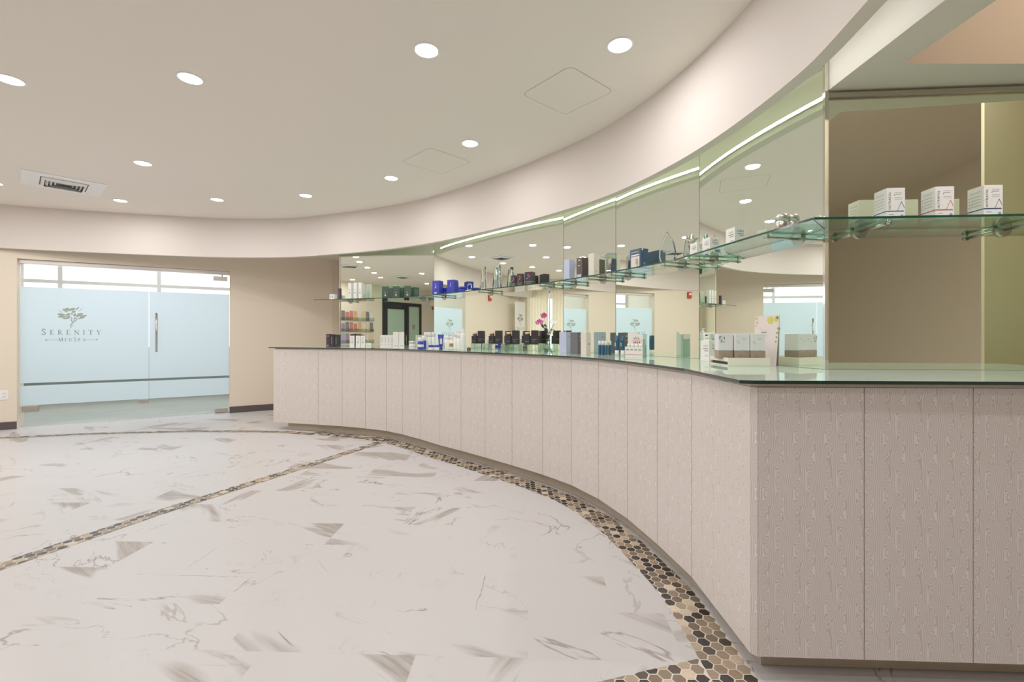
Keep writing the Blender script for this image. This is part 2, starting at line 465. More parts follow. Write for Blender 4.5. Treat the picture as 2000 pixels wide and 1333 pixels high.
# corner behind the counter end, wall that carries the mirrors, other walls
cn = DOOR @ Vector((XR,-.1,0))
mb = MB(); mb.prism([(cn.x,cn.y),(-2.58,8.55),(-2.58,8.75),(cn.x-.1,cn.y+.2)], 0, 3.3)
tag(mb.build('wall_corner', m_wall), kind='structure')
mline = [FAC[1][0],FAC[1][1],FAC[2][0],FAC[2][1],FAC[3][0],FAC[3][1],FAC[4][1],FAC[5][1],FAC[6][0],FAC[6][1]]
bk = []
for i in FAC:
    n = fn(i); bk += [(FAC[i][k][0]-n[0]*.009, FAC[i][k][1]-n[1]*.009) for k in (0, 1)]
for q in range(6):
    a, b = bk[2*q], bk[2*q+1]; n = fn(q+1)
    if q == 4: b = (b[0]-.1947*.13, b[1]+.9809*.13)
    if q == 5: b = (4.5, b[1]-.0698*1.6)
    mb = MB(); mb.prism([a, b, (b[0]-n[0]*.1,b[1]-n[1]*.1), (a[0]-n[0]*.1,a[1]-n[1]*.1)], 0, 2.50)
    tag(mb.build('wall_right', m_greenwall), kind='structure')
mb = MB(); mb.prism([(-2.44,6.46),(-2.36,6.46),(-2.45,8.6),(-2.55,8.6)], 0, 3.3)
tag(mb.build('wall_right', m_wall), kind='structure')
mb = MB()
LW = -8.9
for (y0,y1,z0,z1) in ((-5,2.98,0,3.3),(4.36,4.7,0,3.3),(2.98,4.36,0,.25),(2.98,4.36,2.55,3.3)):
    mb.box(LW-.15,y0,z0,LW,y1,z1)
tag(mb.build('wall_left', m_wall), kind='structure')
mb = MB(); mb.box(-9.1,-4.7,0,4.7,-4.5,3.3); tag(mb.build('wall_front', m_wall), kind='structure')
mb = MB(); mb.box(4.5,-4.7,0,4.7,2.3,3.3); tag(mb.build('wall_side', m_wall), kind='structure')
mb = MB(); mb.prism([(2.80,1.2),(2.86,1.10),(4.5,1.0),(4.5,1.2)],0,3.1); tag(mb.build('wall_pier', m_greenwall), kind='structure')
mb = MB(); mb.box(-2.7,8.6,0,4.7,8.8,3.3); tag(mb.build('wall_far', m_wall), kind='structure')

# mosaic border: hexagonal stones clipped to the bands
BAND1 = offset([(-7.9,4.2),(-6.9,5.1),(-6.1,5.46),(-5.26,5.69),(-4.1,5.84),(-3.3,5.84),(-2.85,5.78),(-2.5,5.68)], 0)
fr = crom(FRONT[1:], 3)
BAND2 = offset(fr, -.055) 
if BAND2[20][0] > fr[20][0]: BAND2 = offset(fr, .055)
BAND2 = BAND2 + [(.815,1.4),(.80,1.1),(.78,.6),(.74,.1)]
BAND3 = [(-1.52,5.24),(-2.05,4.05),(-2.47,3.13),(-2.75,2.36),(-3.1,1.4)]
BAND4 = [(.74,1.685),(.53,1.625),(-.2,1.41),(-1.1,1.15)]
BANDS = [(BAND1,.055),(BAND2,.085),(BAND3,.055),(BAND4,.055)]
def near(pl, p):
    best = None
    for a, b in zip(pl, pl[1:]):
        dx, dy = b[0]-a[0], b[1]-a[1]; l2 = dx*dx+dy*dy or 1e-9
        t = max(0, min(1, ((p[0]-a[0])*dx+(p[1]-a[1])*dy)/l2))
        q = (a[0]+dx*t, a[1]+dy*t); d = math.hypot(p[0]-q[0], p[1]-q[1])
        if best is None or d < best[0]: best = (d, q)
    return best
def mosaic():
    bm = bmesh.new(); lay = bm.loops.layers.color.new('tone')
    grout = MB()
    R = .0285; tones = [(116,108,102),(140,130,121),(170,159,146),(194,182,167),(210,199,184),(228,218,204),(104,97,94),(184,173,158),(204,190,174)]
    cells = set()
    for bi, (pl, w) in enumerate(BANDS):
        lo, hi = offset(pl, -w), offset(pl, w)
        grout.strip(z3(lo, .0012+.0001*bi), z3(hi, .0012+.0001*bi))
        dx, dy = R*math.sqrt(3)*1.0, R*1.5
        for a, b in zip(pl, pl[1:]):
            x0, x1 = min(a[0],b[0])-w-.05, max(a[0],b[0])+w+.05
            y0, y1 = min(a[1],b[1])-w-.05, max(a[1],b[1])+w+.05
            for j in range(math.floor(x0/dy), math.ceil(x1/dy)+1):
                for i in range(math.floor(y0/dx), math.ceil(y1/dx)+1):
                    cx, cy = j*dy, (i+.5*(j % 2))*dx
                    if (i, j) in cells: continue
                    d = near(pl, (cx, cy))[0]
                    if d > w+.018: continue
                    pts = []
                    for k in range(6):
                        t = PI/3*k
                        p = (cx+(R-.003)*math.cos(t), cy+(R-.003)*math.sin(t))
                        dd, q = near(pl, p)
                        if dd > w: p = (q[0]+(p[0]-q[0])*w/dd, q[1]+(p[1]-q[1])*w/dd)
                        pts.append(p)
                    ar = abs(sum(pts[k][0]*pts[(k+1)%6][1]-pts[(k+1)%6][0]*pts[k][1] for k in range(6)))/2
                    if ar < .0003: continue
                    cells.add((i, j))
                    f = bm.faces.new([bm.verts.new((p[0],p[1],.0025)) for p in pts])
                    if f.normal.z < 0 or True: f.normal_update()
                    if f.normal.z < 0: f.normal_flip()
                    g_ = random.uniform(.9,1.12); c = (*[x*g_ for x in lin(random.choice(tones))], 1)
                    for lp in f.loops: lp[lay] = c
    me = D.meshes.new('mosaic'); bm.to_mesh(me); bm.free(); me.materials.append(m_mosaic)
    g = tag(grout.build('trim_2', m_grout), kind='structure')
    o = D.objects.new('mosaic_stones', me); COL.objects.link(o); o.parent = g
mosaic()

# ------------------------------------------------------------------ glass entrance (door_1)
door = thing('door_1', None, None, kind='structure'); door.matrix_world = DOOR
SEAM = 1.36
for (x0, x1) in ((.004, SEAM-.0015), (SEAM+.0015, DW-.004)):
    mb = MB(); mb.box(x0,-.006,.012,x1,.006,2.19); g = mb.build('glass_pane', m_wallglass, door)
    mb = MB()
    
    for (z0, z1) in ((.29,.555),(.59,1.885)): mb.poly([(x0,-.0075,z0),(x1,-.0075,z0),(x1,-.0075,z1),(x0,-.0075,z1)])
    mb.build('frosted_film', m_frost, g)
mb = MB(); mb.box(0,-.055,2.19,DW,.045,DH-.002,bev=.004); mb.build('header_track', m_alu, door)
mb = MB(); mb.box(DW-.22,-.03,2.095,DW-.03,.03,2.165,bev=.004); mb.tube([(DW-.10,0,2.165),(DW-.10,0,2.19)],.008); mb.build('patch_fitting', m_steel, door)
mb = MB(); mb.box(DW-.2,-.03,.0125,DW-.02,.03,.08,bev=.004); mb.build('floor_pivot', m_steel, door)
mb = MB(); mb.box(.02,-.02,.20,.18,.02,.285,bev=.003); mb.box(SEAM-.12,-.02,.23,SEAM-.01,.02,.285,bev=.003); mb.build('patch_clip', m_steel, door)
mb = MB(); hx = SEAM+.095
mb.tube([(hx,-.06,.985),(hx,-.06,1.565)],.014,14); mb.tube([(hx,-.06,1.12),(hx,.0,1.12)],.009); mb.tube([(hx,-.06,1.43),(hx,.0,1.43)],.009)
mb.build('pull_handle', m_steel, door)
# logo on the fixed pane : tree, lettering
m_logo = pbr('logo_vinyl', (150,163,150), .6)
m_logot = pbr('lettering_vinyl', (130,142,146), .6)
def logo_tree(mb, cx, cz, s, T):
    def leaf(x, z, ang, l, w):
        pts = []
        for k in range(10):
            t = 2*PI*k/10; a = l*math.cos(t); b = w*math.sin(t)*(1-.35*math.cos(t))
            pts.append(T @ Vector((cx+s*(x+a*math.cos(ang)-b*math.sin(ang)), 0, cz+s*(z+a*math.sin(ang)+b*math.cos(ang)))))
        mb.poly(pts)
    for (x,z,ang,l,w) in ((-.36,.52,-.1,.16,.055),(-.34,.42,.05,.17,.05),(-.22,.34,.05,.13,.04),(-.13,.53,.6,.09,.06),(-.12,.40,.7,.09,.05),(-.24,.72,-.7,.12,.05),(-.13,.77,-.5,.12,.06),(.03,.8,.3,.1,.06),(.07,.68,.5,.07,.06),(.2,.84,.9,.1,.03),(.1,.52,1.2,.08,.05),(.2,.46,-.7,.07,.04),(.3,.54,.4,.12,.07),(.42,.46,.35,.15,.045),(.35,.37,.3,.14,.035),(.12,.36,.4,.08,.035),(0.,.58,1.5,.06,.03),(.32,.78,.8,.12,.012),(-.4,.66,-.9,.1,.012)):
        leaf(x,z,ang,l,w)
    def stroke(pts, w):
        for (a, b) in zip(pts, pts[1:]):
            dx, dz = b[0]-a[0], b[1]-a[1]; l = math.hypot(dx, dz)
            nx, nz = -dz/l*w, dx/l*w
            mb.poly([T @ Vector((cx+s*q[0],0,cz+s*q[1])) for q in ((a[0]+nx,a[1]+nz),(b[0]+nx,b[1]+nz),(b[0]-nx,b[1]-nz),(a[0]-nx,a[1]-nz))])
    stroke([(-.03,-.1),(-.05,.0),(0.,.1),(.09,.2),(.2,.32)],.022); stroke([(.03,.12),(0.,.22),(-.02,.4)],.016)
    stroke([(0.,.18),(-.07,.3)],.012); stroke([(.07,.2),(.09,.32)],.012); stroke([(.02,.02),(.05,-.04)],.014)
# serif letter strokes in a unit box: (points, half width)
H_, T_ = .085, .03
SER = {
 'E': (.62, [([(.14,0),(.14,1)],H_),([(0,0),(.56,0)],T_),([(0,1),(.54,1)],T_),([(.14,.52),(.44,.52)],T_),([(.55,-.02),(.58,.2)],T_),([(.53,1.02),(.55,.8)],T_)]),
 'R': (.74, [([(.14,0),(.14,1)],H_),([(0,0),(.28,0)],T_),([(0,1),(.3,1),(.46,.95),(.54,.76),(.46,.57),(.3,.5),(.14,.5)],.05),([(.32,.5),(.56,.1),(.74,0)],.07)]),
 'N': (.86, [([(.13,0),(.13,1)],T_),([(.1,1),(.74,0)],H_),([(.74,0),(.74,1)],T_),([(0,0),(.26,0)],T_),([(.6,1),(.88,1)],T_),([(0,1),(.16,1)],T_)]),
 'I': (.30, [([(.14,0),(.14,1)],H_),([(0,0),(.28,0)],T_),([(0,1),(.28,1)],T_)]),
 'T': (.72, [([(.35,0),(.35,1)],H_),([(.2,0),(.5,0)],T_),([(0,1),(.7,1)],T_),([(.0,1),(.03,.8)],T_),([(.7,1),(.67,.8)],T_)]),
 'Y': (.76, [([(.38,0),(.38,.45)],H_),([(.08,1),(.38,.44)],H_),([(.7,1),(.38,.44)],T_),([(.22,0),(.54,0)],T_),([(0,1),(.22,1)],T_),([(.58,1),(.8,1)],T_)]),
 'S': (.56, [([(.48,.78),(.40,.95),(.24,1.0),(.1,.9),(.08,.72),(.2,.58),(.36,.45),(.47,.3),(.44,.1),(.28,0),(.1,.04),(.03,.22)],.062)]),
 'M': (.98, [([(.13,0),(.16,1)],T_),([(.14,1),(.48,.05)],H_),([(.48,.05),(.82,1)],T_),([(.84,0),(.82,1)],H_),([(0,0),(.26,0)],T_),([(.7,0),(.98,0)],T_)]),
 'D': (.78, [([(.14,0),(.14,1)],H_),([(0,0),(.34,0),(.58,.12),(.68,.36),(.68,.64),(.58,.88),(.34,1),(0,1)],.045)]),
 'P': (.62, [([(.14,0),(.14,1)],H_),([(0,0),(.28,0)],T_),([(0,1),(.3,1),(.46,.95),(.54,.76),(.46,.57),(.3,.5),(.14,.5)],.05)]),
 'A': (.82, [([(.1,0),(.4,1)],T_),([(.4,1),(.72,0)],H_),([(.2,.33),(.6,.33)],T_),([(0,0),(.22,0)],T_),([(.6,0),(.84,0)],T_)]),
}
def serif(mb, word, cx, z, size, gap, T, first=1.25):
    tot = 0; ws = []
    for i, ch in enumerate(word):
        k = first if ch.isupper() else 1.; ws.append(SER[ch.upper()][0]*size*k); tot += ws[-1]+gap
    x = cx-(tot-gap)/2
    for i, ch in enumerate(word):
        k = (first if ch.isupper() else 1.)*size
        for pts, w in SER[ch.upper()][1]:
            for a, b in zip(pts, pts[1:]):
                dx, dz = b[0]-a[0], b[1]-a[1]; l = math.hypot(dx, dz); nx, nz = -dz/l*w, dx/l*w
                ex, ez = dx/l*.02, dz/l*.02
                mb.poly([T @ Vector((x+k*q[0],0,z+k*q[1])) for q in ((a[0]+nx-ex,a[1]+nz-ez),(b[0]+nx+ex,b[1]+nz+ez),(b[0]-nx+ex,b[1]-nz+ez),(a[0]-nx-ex,a[1]-nz-ez))])
        x += ws[i]+gap
T = Matrix.Translation((0,-.0105,0))
mb = MB(); logo_tree(mb, .515, 1.37, .285, T); mb.build('tree_emblem', m_logo, door)
mb = MB(); serif(mb, 'Serenity', .515, 1.242, .062, .040, T); serif(mb, 'MedSpa', .515, 1.150, .040, .018, T)
mb.box(.255,-.0105,1.168,.375,-.010,1.172); mb.box(.655,-.0105,1.168,.775,-.010,1.172)
mb.lathe([(.009,0),(.009,.0006)],8,loc=(0,0,0),mat=Matrix.Translation((.255,-.0105,1.170)) @ Matrix.Rotation(PI/2,4,'X'))
mb.lathe([(.009,0),(.009,.0006)],8,loc=(0,0,0),mat=Matrix.Translation((.775,-.0105,1.170)) @ Matrix.Rotation(PI/2,4,'X'))
mb.build('lettering', m_logot, door)

# lobby behind the glass: floor, walls, glazed front to daylight
mb = MB(); mb.box(-1.2,.0,-.05,DW+1.3,2.7,.004,mat=DOOR); tag(mb.build('floor', m_lobby), kind='structure')
mb = MB(); mb.box(-1.35,.12,0,-1.2,2.7,3.2,mat=DOOR); tag(mb.build('wall_lobby_left', m_wall), kind='structure')
mb = MB(); mb.box(DW+1.3,.12,0,DW+1.45,2.7,3.2,mat=DOOR); tag(mb.build('wall_lobby_right', m_wall), kind='structure')
mb = MB(); mb.box(-1.35,.12,3.0,DW+1.45,2.7,3.1,mat=DOOR); tag(mb.build('ceiling', m_white), kind='structure')
win = thing('window_1', None, None, kind='structure'); win.matrix_world = DOOR
mb = MB(); 
for x in (-1.2,-.28,1.13,2.54,DW+1.22): mb.box(x,2.55,0,x+.06,2.63,3.0)
for z in (0.,.55,2.16,2.94): mb.box(-1.2,2.56,z,DW+1.3,2.62,z+(.12 if z in (0.,) else .06))
mb.build('mullion_frame', m_white, win)
mb = MB(); mb.box(-1.2,2.54,0,DW+1.3,2.56,1.0); mb.build('added_spandrel_panel', pbr('spandrel_grey',(116,130,130),.5), win)  # opaque panel added to dim the lower frosting and the clear gap
mb = MB(); mb.box(-1.2,2.585,.05,DW+1.3,2.59,2.95); mb.build('pane', m_wallglass, win)

lp = D.lights.new('lobby_fill_lamp', 'AREA'); lp.shape = 'SQUARE'; lp.size = .5; lp.energy = 8.  # added fill light, brightens the lobby behind the clear glass
lpo = D.objects.new('lobby_fill_lamp', lp); COL.objects.link(lpo); lpo.matrix_world = DOOR @ Matrix.Translation((.9,1.3,2.95))
# wall outlet left of the entrance
o = thing('wall_outlet', 'white duplex wall outlet plate low on the beige wall left of the glass entrance', 'outlet')
o.matrix_world = DOOR @ Matrix.Translation((-.115,-.1,.39))
mb = MB(); mb.box(-.04,-.006,0,.04,0,.125,bev=.003); mb.build('cover_plate', m_whitepl, o)
for z in (.028,.072):
    mb = MB(); mb.box(-.017,-.009,z,.017,-.005,z+.028,bev=.002); r = mb.build('receptacle', m_white, o)
    mb = MB(); mb.box(-.008,-.0095,z+.01,-.005,-.0088,z+.02); mb.box(.005,-.0095,z+.01,.008,-.0088,z+.02); mb.build('slot', m_black, r)

# ------------------------------------------------------------------ counter
ctr = thing('reception_counter', 'long curved reception counter clad in pale wood-grain panels with a recessed base', 'counter')
def panel(a, b, z0=.097, z1=1.05, u0=0., th=.018, gap=.0022, name='cladding_panel'):
    ax, ay = a; bx, by = b; l = math.hypot(bx-ax, by-ay); tx, ty = (bx-ax)/l, (by-ay)/l
    nx, ny = ty, -tx             # outwards, to the room
    a = (ax+tx*gap, ay+ty*gap); b = (bx-tx*gap, by-ty*gap); l -= 2*gap
    bm = bmesh.new(); uvl = bm.loops.layers.uv.new('UVMap')
    c = [a, b, (b[0]-nx*th, b[1]-ny*th), (a[0]-nx*th, a[1]-ny*th)]
    lo = [bm.verts.new((p[0],p[1],z0)) for p in c]; hi = [bm.verts.new((p[0],p[1],z1)) for p in c]
    us = [0, l, l+th, -th]
    def face(vs, uv):
        f = bm.faces.new(vs)
        for lp, q in zip(f.loops, uv): lp[uvl].uv = q
    for i in range(4):
        j = (i+1) % 4
        face([lo[i], lo[j], hi[j], hi[i]], [(u0+us[i],z0),(u0+us[j],z0),(u0+us[j],z1),(u0+us[i],z1)])
    face(hi, [(u0+us[i], z1+(0 if i < 2 else th)) for i in range(4)]); face(lo[::-1], [(u0+us[i], z0) for i in range(4)][::-1])
    me = D.meshes.new(name); bm.to_mesh(me); bm.free(); me.materials.append(m_wood)
    o = D.objects.new(name, me); COL.objects.link(o); o.parent = ctr
    return u0+l
u = 0.
for a, b in zip(FRONT, FRONT[1:]): u = panel(a, b, u0=random.choice((0, .056, .028)))
RET = [(.869,1.610)] + [(.869+.366*k*math.cos(-.043), 1.610+.366*k*math.sin(-.043)) for k in range(1, 6)]
panel(FRONT[-1], RET[0], gap=.0, name='corner_strip')
for k, (a, b) in enumerate(zip(RET, RET[1:])): panel(a, b, u0=(0,.06,.02,.09,.04)[k])
LE = [(-2.95,6.62), FRONT[0]]
panel(LE[0], LE[1], name='end_panel')
# core and toe kick
core = offset(FRONT, .03)
if core[10][1] < FRONT[10][1]: core = offset(FRONT, -.03)
kick = offset(FRONT, .065 if core[10] == offset(FRONT, .03)[10] else -.065)
backl = [(2.6,1.98),(1.40,2.05),(1.22,3.02),(.83,3.78),(.46,4.35),(-.93,5.80),(-2.4,6.38),(-2.9,6.6)]
mb = MB(); mb.prism([(-2.93,6.55)] + [(-3.08,5.99)] + core[1:-1] + [(.89,1.645),(2.6,1.56)] + backl[:-1], .10, 1.052)
mb.build('carcass', m_kick, ctr)
kk = [(-2.93,5.96)] + kick[1:-1] + [(.93,1.70),(2.6,1.63)]
mb = MB(); mb.prism(kk + [(2.6,1.9),(1.15,1.95)] + [p for p in offset(kick[1:-1], .1 if kick[10][1] > FRONT[10][1] and kick == offset(FRONT,.065) else -.1)[::-1]] + [(-2.93,6.1)], 0.003, .101)
mb.build('toe_kick', m_kick, ctr)
# glass top
gl = offset(FRONT, -.03)
if gl[10][1] > FRONT[10][1]: gl = offset(FRONT, .03)
top = [(-2.96,6.66),(-3.19,5.96)] + gl[1:-2] + [(.815,2.15),(.80,1.60),(.838,1.583),(2.65,1.50)]
bkt = [(2.65,2.026),(1.450,2.100),(1.430,2.088),(1.242,3.038),(.858,3.794),(.488,4.368),(-1.01,5.85),(-1.04,6.03),(-2.43,6.425),(-2.46,6.64)]
mb = MB(); mb.prism(top + bkt, 1.065, ZG, 0, 1)
tag(mb.build('glass_countertop', [m_ctop, m_edge]), 'mint green glass countertop following the curved reception counter with a dark polished edge', 'countertop')
mb = MB(); mb.prism(offset(FRONT, (gl[10][0]-FRONT[10][0])*0 or .0)[1:] + [(.87,1.612),(2.6,1.535)] + backl[:-1] + [(-3.1,5.96)], 1.0515, 1.0645)
mb.build('sub_top', m_kick, ctr)

# ------------------------------------------------------------------ mirrors
mlab = {1:'farthest mirror panel, behind the three dark green cartons', 2:'widest mirror panel, behind the crystal tower awards',
        3:'narrow mirror panel behind the lavender and dark brown cartons', 4:'mirror panel behind the teardrop crystal award',
        5:'near curved-side mirror panel behind the white display tray', 6:'right-hand frontal mirror panel behind the three vitamin cartons'}
for i in FAC:
    (ax, ay), (bx, by) = FAC[i]; l = math.hypot(bx-ax, by-ay); r = math.atan2(by-ay, bx-ax)
    zt = 2.335 if i == 6 else (2.505 if i != 1 else 2.50)
    zt = {1:2.50,2:2.52,3:2.52,4:2.52,5:2.52,6:2.325}[i]
    t = thing('wall_mirror', mlab[i], 'mirror', (ax, ay, ZG+.001), r, group='mirror panels along the counter')
    mb = MB(); mb.box(.002,0,0,l-.002,.006,zt-ZG-.001); mb.build('mirror_pane', m_mirror_g if i == 6 else m_mirror, t)
    if i in (1,):
        mb = MB(); mb.box(-.012,-.008,0,.004,.012,zt-ZG-.001); mb.build('edge_trim', m_chrome, t)
    if i == 5:
        mb = MB(); mb.box(l-.006,-.008,0,l+.006,.012,2.535-ZG); mb.box(l-.4,-.006,zt-ZG-.006,l,.008,zt-ZG+.004); mb.build('edge_trim', m_chrome, t)
    if i == 6:
        mb = MB(); mb.box(-.002,-.016,zt-ZG,l,.01,zt-ZG+.02); mb.build('top_channel', m_steel, t)
    if i in (2,3,4):
        mb = MB(); mb.box(l-.003,-.0015,0,l-.0005,.0,zt-ZG-.002); mb.build('joint_bead', m_bead, t)

# ------------------------------------------------------------------ glass shelves with bracket arms
SD = .20
def isect(p, d, q, e):
    c = d[0]*e[1]-d[1]*e[0]; t = ((q[0]-p[0])*e[1]-(q[1]-p[1])*e[0])/c
    return (p[0]+d[0]*t, p[1]+d[1]*t)
FRP = {}
for i in FAC:
    n = fn(i); FRP[i] = [[FAC[i][k][0]+n[0]*SD, FAC[i][k][1]+n[1]*SD] for k in (0, 1)]
def join(i, j):
    di = (FAC[i][1][0]-FAC[i][0][0], FAC[i][1][1]-FAC[i][0][1]); dj = (FAC[j][1][0]-FAC[j][0][0], FAC[j][1][1]-FAC[j][0][1])
    p = isect(FRP[i][0], di, FRP[j][0], dj); FRP[i][1] = p; FRP[j][0] = p
join(5, 6); join(4, 5); join(1, 2); join(3, 4)
avg = [(FRP[2][1][k]+FRP[3][0][k])/2 for k in (0, 1)]; FRP[2][1] = avg; FRP[3][0] = avg
d1 = (FAC[1][1][0]-FAC[1][0][0], FAC[1][1][1]-FAC[1][0][1]); l1 = math.hypot(*d1); d1 = (d1[0]/l1, d1[1]/l1)
FRP[1][0] = (FRP[1][0][0]-d1[0]*.29, FRP[1][0][1]-d1[1]*.29)
slab = {1:'far end glass wall shelf holding the dark green cartons', 2:'glass wall shelf holding the blue cartons and crystal towers',
        3:'short glass wall shelf holding the lavender and brown cartons', 4:'glass wall shelf holding the blue kit box and teardrop award',
        5:'glass wall shelf holding white cream cartons and silver jars', 6:'right-hand glass wall shelf holding the three vitamin cartons'}
BRK = {1:[685,828], 2:[868,959,1078], 3:[1121,1178], 4:[1227,1333], 5:[1395,1560], 6:[1677,1957]}
for i in FAC:
    n = fn(i); a, b = FAC[i]
    if i == 1: a = (a[0]-d1[0]*.29, a[1]-d1[1]*.29)
    g = .003; e = .002
    tx, ty = b[0]-a[0], b[1]-a[1]; l = math.hypot(tx, ty); tx /= l; ty /= l
    pts = [(a[0]+n[0]*g+tx*e, a[1]+n[1]*g+ty*e), (FRP[i][0][0]+tx*e, FRP[i][0][1]+ty*e), (FRP[i][1][0]-tx*e, FRP[i][1][1]-ty*e), (b[0]+n[0]*g-tx*e, b[1]+n[1]*g-ty*e)]
    t = thing('glass_wall_shelf', slab[i], 'shelf', (0,0,0), group='glass shelves on the mirrors')
    mb = MB(); mb.prism(pts, ZSH-.010, ZSH, 0, 1); mb.build('glass_pane', [m_shelf, m_edge], t)
    for ub in BRK[i]:
        c = spot(i, br(ub), 0.0)
        bt = D.objects.new('bracket_arm', None); COL.objects.link(bt); bt.parent = t; bt.empty_display_size = .03
        zc = ZSH-.024
        mb = MB(); mb.tube([(c[0]+n[0]*.001,c[1]+n[1]*.001,zc),(c[0]+n[0]*.19,c[1]+n[1]*.19,zc)],.0072,12)
        mb.tube([(c[0]+n[0]*.168,c[1]+n[1]*.168,zc),(c[0]+n[0]*.178,c[1]+n[1]*.178,zc)],.0115,12,smooth=False)
        mb.build('rod', m_steel, bt)
        mb = MB(); mb.tube([(c[0]+n[0]*.0008,c[1]+n[1]*.0008,zc),(c[0]+n[0]*.013,c[1]+n[1]*.013,zc)],[.032,.030],28,smooth=False)
        mb.build('wall_rosette', m_steel, bt)
        mb = MB(); mb.tube([(c[0]+n[0]*.173,c[1]+n[1]*.173,zc),(c[0]+n[0]*.173,c[1]+n[1]*.173,ZSH-.0102)],.006,10)
        mb.build('support_pin', m_steel, bt)

# LED strip on the back of the ring beam, over the mirrors
sg = 1 if offset(ring, .1, True)[8][0] > ring[8][0] else -1
lo = offset(ring_o, .004*sg, True)[:53]; lo2 = offset(ring_o, .016*sg, True)[:53]
led = thing('led_strip_light', 'thin glowing LED strip running along the back of the curved soffit above the mirrors', 'strip light')
mb = MB(); mb.strip(z3(lo, 2.392), z3(lo, 2.412)); mb.strip(z3(lo, 2.412), z3(lo2, 2.412)); mb.strip(z3(lo, 2.392), z3(lo2, 2.392)); mb.build('channel', m_alu, led)
mb = MB(); mb.strip(z3(lo2, 2.394), z3(lo2, 2.410)); mb.build('diffuser', m_led, led)

# ------------------------------------------------------------------ ceiling fixtures
LIT = [(-3.31,3.0),(-2.11,2.984),(-.505,2.69),(.627,2.642),(-.368,3.995),(-3.616,4.458),(-1.295,4.88),(-2.487,5.487),(-3.663,5.653),(-4.90,5.696),
       (-5.74,5.04),(-4.94,4.10),(-6.35,4.33),(-6.96,3.6),(-5.42,3.6),(-5.97,2.9),(-6.58,2.14),(-7.19,1.36),(-8.3,1.45),(-5.56,1.39),(-7.11,-.53),(-3.4,.9),(-1.5,.9),(-.1,1.3),(-4.6,-1.2),(-2.2,-1.4),(.3,.1),(-.9,-.6)]  # entries after the mirrored ones are added fill around the viewer
LW_POW = 5.2
LITLAB = {0:'recessed ceiling light at the left edge of the photo', 1:'recessed ceiling light second from the left in the front row', 2:'large recessed ceiling light in the upper middle of the photo', 3:'recessed ceiling light nearest the curved soffit at upper right', 4:'recessed ceiling light between the two ceiling access hatches', 5:'recessed ceiling light just right of and above the square air vent', 6:'recessed ceiling light right of centre in the far arc', 7:'far recessed ceiling light over the counter end', 8:'far recessed ceiling light above the right jamb of the glass entrance', 9:'far recessed ceiling light directly right of the square air vent'}
def downlight(k, x, y):
    lab = LITLAB.get(k, 'round recessed ceiling light out of direct view')
    t = thing('recessed_light', lab, 'ceiling light', (x, y, ZC), 0, 'recessed lights in the ceiling' if k < 10 else 'recessed lights behind the viewer')
    mb = MB(); mb.lathe([(.080,0.),(.079,-.004),(.068,-.005),(.066,-.001)],32,cap=False); mb.build('trim_ring', m_whitepl, t)
    mb = MB(); mb.lathe([(.0655,-.0035),(.0655,-.0015)],32,smooth=False); mb.build('lens', m_lens, t)
    L = D.lights.new('downlight_lamp', 'AREA'); L.shape = 'DISK'; L.size = .12; L.energy = LW_POW; L.color = lin((255,250,246))
    lo_ = D.objects.new('downlight_lamp', L); COL.objects.link(lo_); lo_.parent = t; lo_.location = (0,0,-.012); LAST[0] = t
LAST = [None]
for k, (x, y) in enumerate(LIT): downlight(k, x, y)

for k, (x, y, lab) in enumerate(((2.0,.95,'added recessed fill light in the raised tray ceiling'),(2.35,1.3,'added recessed fill light in the tray near the pier'),)):
    downlight(20+k, x, y)  # tray lights are added to brighten the area the frontal mirror shows
    t_ = LAST[0]; t_.location.z = 3.1; t_['label'] = lab
    for q in t_.children:
        if q.type == 'LIGHT': q.data.energy = 9.
def vent(x, y, rz, label, louvres=True):
    t = thing('air_vent', label, 'vent', (x, y, ZC), rz)
    mb = MB(); mb.box(-.33,-.33,-.006,.33,.33,-.0005); mb.build('face_plate', m_whitepl, t)
    mb = MB(); mb.box(-.19,-.19,-.0075,.19,.19,-.0062); mb.build('duct_opening', m_black, t)
    for k, s in enumerate((.18,.145,.11,.075)):
        mb = MB(); z0, z1 = -.03+.004*k, -.008
        for (a, b) in (((-s,-s),(s,-s)),((s,-s),(s,s)),((s,s),(-s,s)),((-s,s),(-s,-s))):
            f = .86
            mb.poly([(a[0],a[1],z1),(b[0],b[1],z1),(b[0]*f,b[1]*f,z0),(a[0]*f,a[1]*f,z0)])
        mb.build('louvre', m_whitepl, t)
vent(-4.99, 5.07, .83, 'square white ceiling air vent with dark louvres at upper left')
vent(-6.57, 1.12, .2, 'square ceiling air vent seen in the farthest mirror')
vent(-6.15, 3.3, .6, 'square ceiling air vent seen in the widest mirror')
m_seam = pbr('hatch_seam', (150,136,114), .8)
def hatch(x, y, rz, s, label):
    t = thing('access_hatch', label, 'access hatch', (x, y, ZC), rz)
    def rr(s, r, z):
        pts = []
        for (cx, cy, a0) in ((s-r,s-r,0),(-s+r,s-r,PI/2),(-s+r,-s+r,PI),(s-r,-s+r,1.5*PI)):
            for k in range(6): pts.append((cx+r*math.cos(a0+PI/2*k/5), cy+r*math.sin(a0+PI/2*k/5), z))
        return pts
    mb = MB(); A1, B1 = rr(s,.05,-.001), rr(s-.0035,.047,-.001); mb.strip(A1, B1, closed=True); mb.build('seam', m_seam, t)
    mb = MB(); mb.poly(rr(s-.0035,.047,-.001)); mb.strip(rr(s-.0035,.047,-.001), rr(s-.0035,.047,0), closed=True); mb.build('hatch_panel', m_ceil, t)
hatch(.385, 3.16, .72, .225, 'square ceiling access hatch with rounded corners at upper right')
hatch(-.735, 4.42, .78, .24, 'faint square ceiling access hatch farther from the viewer')

